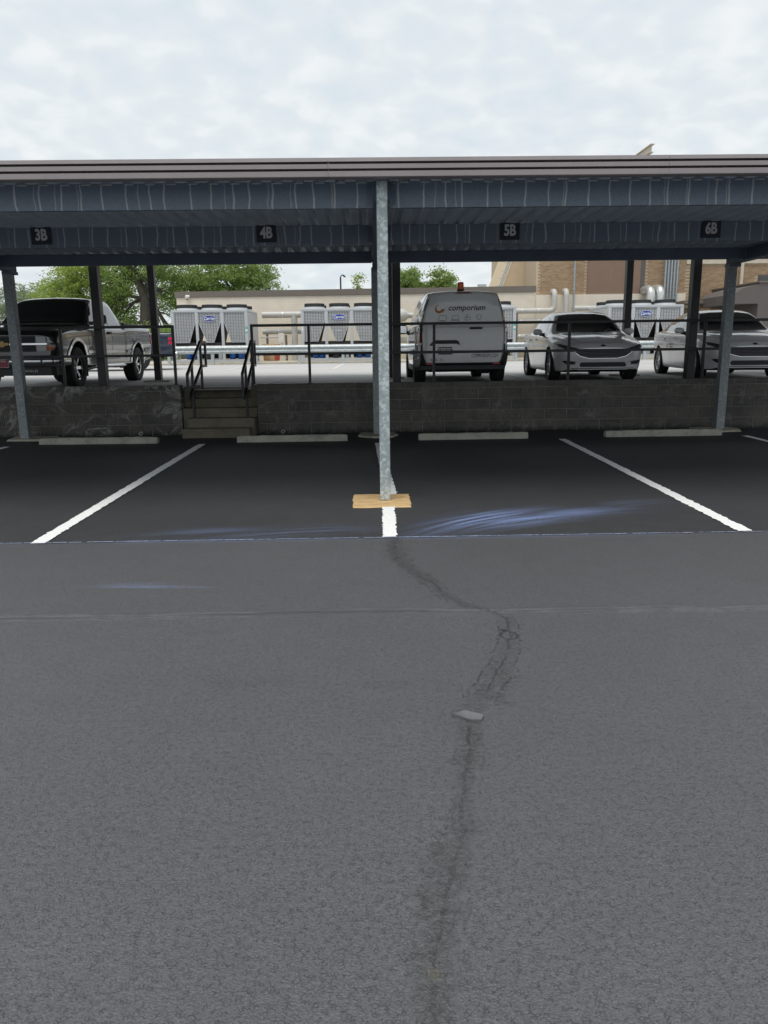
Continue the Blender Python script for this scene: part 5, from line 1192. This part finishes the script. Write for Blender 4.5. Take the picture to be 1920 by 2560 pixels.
mb = MB(); mb.lathe([(.0, -.42), (.2, -.36), (.3, -.2), (.32, 0), (.28, .22), (.14, .36), (.13, .4)], (1.45, PY-.2, 3.05), 'x', 18); o = mb.build('strainer_body', M['pipe_wrap'], None, 40); tag(o, 'bulbous white insulated strainer just beyond the tall galvanised post', 'pipe fitting')
piping('insulated_pipe', 'pale pipe with a tall elbow rising above the parked sedan', [[(6.5, PY, 3.2), (8.85, PY, 3.2), (8.85, PY, 4.1), (8.85, 37.9, 4.1)], [(9.42, PY, 1.2), (9.42, PY, 4.12), (9.42, 37.9, 4.12)]], rad_=.13)
piping('insulated_pipe', 'stacked pale pipes seen between the van and the plain white sedan', [[(6.4, PY+.1, 2.72), (9.0, PY+.1, 2.72)], [(6.4, PY+.1, 2.0), (9.6, PY+.1, 2.0)], [(6.4, PY+.1, 1.55), (9.6, PY+.1, 1.55)], [(9.6, 36.6, 3.25), (10.9, 36.6, 3.25)]], rad_=.12, extra=(((7.05, PY, 1.0), (7.05, PY, 3.1)), ((8.2, PY, 1.0), (8.2, PY, 2.7))))
piping('insulated_pipe', 'pair of shiny silver pipe elbows above the chiller behind the sedans', [[(13.3, 36.9, 3.2), (13.3, 36.9, 4.12), (13.3, 37.9, 4.12)], [(13.75, 36.9, 3.2), (13.75, 36.9, 4.14), (13.75, 37.9, 4.14)]], 'silver_wrap', .2)
o = thing('electrical_box', 'small pale electrical box with conduit beside the pipe riser', 'electrical box', (-4.25, 37.2, 2.05)); MB().box(-.13, .13, -.1, .1, -.22, .24, .01).build('enclosure', M['label_white'], o); MB().tube([(.02, 0, -.2), (.08, .02, -.6), (.2, .05, -.95)], .018, 8).build('cable', M['box_grey'], o); MB().tube([(-1.0, 0, .05), (-.13, 0, .05)], .03, 8).build('conduit', M['box_grey'], o)
def mat_drum():
    t = NT('faded_drum'); P = t.obj(); s = t.sepz(P); n = t.noise(P, 3, 4)
    red = t.ramp(t.math('ADD', s[0], t.math('MULTIPLY_ADD', n, .3, -.15)), [(.17, 0.0), (.22, 1.0)])
    c = t.mix(red, t.ramp(n, [(.3, (.40, .22, .12)), (.7, (.60, .42, .26))]), (.50, .09, .07)); return t.fin(c, .7)
M['drum'] = mat_drum()
o = thing('drum', 'short faded orange and red tub standing between the first two chillers', 'drum', (-4.68, 36.6, 1.0)); MB().lathe([(.0, .02), (.36, .02), (.385, .1), (.40, .5), (.41, .72), (.40, .74), (.0, .74)], (0, 0, 0), 'z', 24).build('shell', M['drum'], o, 40); MB().lathe([(.40, .72), (.425, .73), (.425, .77), (.38, .78), (.0, .78)], (0, 0, 0), 'z', 24).build('lid', M['tan'], o, 40)

# flat canopy and the brown flat-sided building at the end of the row
fc = thing('door_canopy', 'thin dark flat canopy on the brick wall beyond the lettered sedan', 'canopy', (15.3, 37.8, 3.5)); MB().prism([(-.75, .02), (.8, .02), (.55, -.12), (-.75, -.12)], 'y', -1.8, .15).build('slab', M['coping_brown'], fc); MB().box(-.55, -.1, -1.2, -.6, -.26, -.125, .02).build('light', M['beige_metal'], fc)
br = thing('brown_building', 'brown metal-clad entrance block with a projecting angled awning', 'building', (16.5, 33, .85))
MB().box(0, 8, 0, 4.6, 0, 3.20, 0).build('wall', M['dark_panel'], br); MB().box(-.06, 8.1, -.06, 4.65, 3.202, 3.26).build('coping', M['coping_brown'], br)
MB().prism([(-1.05, 2.34), (-.003, 2.34), (-.003, 3.14), (-.70, 2.98), (-1.05, 2.74)], 'y', .0, 3.4).build('awning', M['dark_panel'], br)

# street lamp far behind
lp_ = thing('street_lamp', 'thin dark lamp post with one curved arm above the cream roof', 'street lamp', (-2.2, 60, .85)); MB().cyl((0, 0, 0), (0, 0, 6.0), .09, .06, n=10).build('pole', M['bronze_steel'], lp_, 40); MB().tube([(0, 0, 5.95), (.03, 0, 6.1), (.12, 0, 6.17), (.25, 0, 6.15)], .04, 8).build('arm', M['bronze_steel'], lp_, 40); MB().prism([(.15, 6.2), (.34, 6.13), (.42, 5.98), (.2, 6.05)], 'y', -.12, .12).build('lamp_head', M['bronze_steel'], lp_)

# ------------------------------------------------------------ trees
def leaf_mat(name, a, b, c_):
    t = NT(name); P = t.pos(); n = t.noise(P, .8, 4, .65); n2 = t.noise(P, 9, 2)
    f = t.math('MULTIPLY_ADD', n2, .45, t.math('MULTIPLY', n, .55)); c = t.ramp(f, [(.32, a), (.5, b), (.68, c_)])
    t.fin(c, .6); tr = t.node('ShaderNodeBsdfTranslucent', {'Color': c}); mx = t.node('ShaderNodeMixShader', {0: .6, 1: t.b.outputs[0], 2: tr.outputs[0]}); t.l.new(mx.outputs[0], t.o.inputs['Surface']); M[name] = t.m
leaf_mat('leaf_bright', (.18, .27, .06), (.33, .42, .10), (.47, .55, .17)); leaf_mat('leaf_mid', (.135, .22, .06), (.25, .35, .10), (.39, .47, .15)); leaf_mat('leaf_grey', (.18, .24, .14), (.28, .34, .21), (.38, .43, .29))
simple('bark', (.07, .06, .05), .95, 0, .4, 6, .6, 25, world=True)
def tree(label, x, y, H, lobes, mat, seed, n=9000, leaf=.17, trunk=.28, forks=6, gap=.5, z0=.85, cat='tree', name='tree'):
    """lobes: (dx, dy, z, rx, rz) ellipsoids of foliage clumps"""
    n = int(n*1.5); t = thing(name, label, cat, (x, y, z0), 0, 'trees behind the buildings'); r = np.random.default_rng(seed)
    mb = MB(); top = max(l[2] for l in lobes); pts = [(0, 0, -.1), (.05, .03, H*.2), (.0+r.normal(0, .1), .05, H*.42), (r.normal(0, .2), 0, H*.62), (r.normal(0, .3), 0, min(H*.8, top))]
    mb.tube(pts, 0, 10, radii=[trunk*1.25, trunk, trunk*.8, trunk*.5, trunk*.2])
    for l in lobes:
        for f in range(max(1, forks//len(lobes))):
            s_ = Vector(pts[2]) if r.random() < .5 else Vector(pts[3]); e_ = Vector((l[0]+r.normal(0, l[3]*.4), l[1]+r.normal(0, l[3]*.3), l[2]+r.normal(0, l[4]*.3))); m_ = (s_+e_)/2+Vector((0, 0, .35))
            mb.tube([s_, m_, e_], 0, 6, radii=[trunk*.42, trunk*.26, trunk*.07])
            for q in range(2): e2 = e_+Vector(r.normal(0, l[3]*.35, 3)); mb.tube([m_, (m_+e2)/2+Vector((0, 0, .1)), e2], 0, 5, radii=[trunk*.2, trunk*.12, trunk*.03])
    mb.build('trunk', M['bark'], t, 60)
    tot = sum(l[3]**2*l[4] for l in lobes); C = []
    for l in lobes:
        k = max(4, int(n/70*(l[3]**2*l[4])/tot)); d = r.normal(0, 1, (k, 3)); d /= np.linalg.norm(d, axis=1)[:, None]; rr = r.random(k)**.40
        C.append(np.stack([l[0]+d[:, 0]*l[3]*rr, l[1]+d[:, 1]*l[3]*rr, l[2]+d[:, 2]*l[4]*rr], 1))
    C = np.concatenate(C); cs = r.uniform(.20, .55, len(C)); idx = r.integers(0, len(C), n)
    off = r.normal(0, 1, (n, 3))*cs[idx][:, None]*np.array([1, 1, .6])*gap*1.5; P = C[idx]+off
    a = r.normal(0, 1, (n, 3)); a[:, 2] *= .6; a /= np.linalg.norm(a, axis=1)[:, None]; b = np.cross(a, r.normal(0, 1, (n, 3))); b /= np.linalg.norm(b, axis=1)[:, None]
    n_ = n; sz = leaf*.54*r.uniform(.6, 1.4, n)[:, None]; nn = np.cross(a, b)
    V = np.stack([P-a*sz, P+b*sz*.5+nn*sz*.12, P+a*sz, P-b*sz*.5+nn*sz*.12], 1).reshape(-1, 3)
    me = bpy.data.meshes.new('crown'); me.vertices.add(4*n); me.vertices.foreach_set('co', V.astype(np.float32).ravel()); me.loops.add(4*n); me.loops.foreach_set('vertex_index', np.arange(4*n, dtype=np.int32)); me.polygons.add(n); me.polygons.foreach_set('loop_start', np.arange(0, 4*n, 4, dtype=np.int32)); me.update(calc_edges=True); me.materials.append(M[mat])
    mkobj('crown', me, t); return t
tree('greyish broad tree at the far edge behind the pickup cab', -28.5, 66, 7, [(0, 0, 4.2, 3.2, 2.3), (3.0, 0, 5.0, 2.2, 1.6), (-3, 0, 3.5, 2.5, 2), (5.3, 0, 4.4, 1.6, 1.5)], 'leaf_grey', 1, 11000, .17)
tree('bright yellow-green tree directly above the pickup roof', -20.5, 56, 9, [(0, 0, 4.8, 2.6, 2.2), (1.4, -1, 6.4, 2.0, 1.6), (-1.6, -.5, 4.2, 1.6, 1.5), (2.6, 0, 4.3, 1.6, 1.4), (-.2, 0, 2.2, 2.2, 1.2)], 'leaf_bright', 2, 20000, .16, .22)
tree('tall tree with a visible dark trunk, over the pickup bed', -15.6, 54, 10, [(-1.2, 0, 5.6, 1.4, 1.6), (.9, 0, 6.6, 1.8, 1.3), (-1.6, .5, 2.6, 1.4, 1.0), (1.7, 0, 4.2, 1.1, 1.0), (-2.3, 0, 4.2, 1.0, 1.2), (2.2, 0, 1.8, 1.2, 1.0)], 'leaf_mid', 3, 13000, .15, .40, 12)
tree('big rounded green tree rising behind the cream roof', -11.0, 57, 10, [(0, 0, 5.9, 3.0, 2.4), (2.4, 0, 5.2, 2.0, 2.0), (-2.4, 0, 4.8, 2.0, 2.0), (3.9, 0, 4.6, .8, .85), (0, -1, 3.6, 3, 1.2), (3.2, 0, 6.2, 1.2, 1.2)], 'leaf_mid', 4, 24000, .16)
tree('small pointed young tree peeking over the cream roof', -.72, 50, 5.4, [(0, 0, 3.6, .62, .8), (0, 0, 4.5, .28, .5), (.45, 0, 3.5, .45, .45), (0, 0, 5.0, .12, .22)], 'leaf_bright', 5, 2600, .11, .08, 4, .35)
tree('dark green tree nearest the tall post, over the cream roof', 3.2, 64, 8, [(0, 0, 5.7, 1.35, 1.5), (-.9, 0, 4.6, 1.2, 1.3), (.9, 0, 4.8, 1.1, 1.2)], 'leaf_mid', 6, 7000, .17, .25, 6, .42)
tree('dark green tree directly beside the van beacon', 5.9, 64, 8, [(0, 0, 5.6, 1.2, 1.55), (.9, 0, 4.8, 1.0, 1.2), (-.8, 0, 4.9, 1.0, 1.2)], 'leaf_mid', 7, 7000, .17, .25, 6, .42)
tree('sparse pale tree beside the tan gable', 11.6, 66, 7, [(0, 0, 4.7, 1.2, 1.2), (.8, 0, 5.6, 1.0, 1.0)], 'leaf_grey', 8, 3600, .16, .2, 4, .5)
for k, (x, y, rx, lab) in enumerate(((-24, 52, 2.6, 'low leafy shrub below the greyish tree'), (-17.6, 50, 2.0, 'low leafy shrub below the bright tree and the pickup bed'), (-13.6, 49, 1.9, 'low leafy shrub beside the end of the cream building'))):
    tree(lab, x, y, 2, [(0, 0, 1.2, rx, 1.1), (rx*.6, 0, .9, rx*.6, .8), (-rx*.6, 0, 1.0, rx*.6, .9)], 'leaf_mid', 20+k, 6000, .13, .08, 3, cat='shrub', name='shrub')
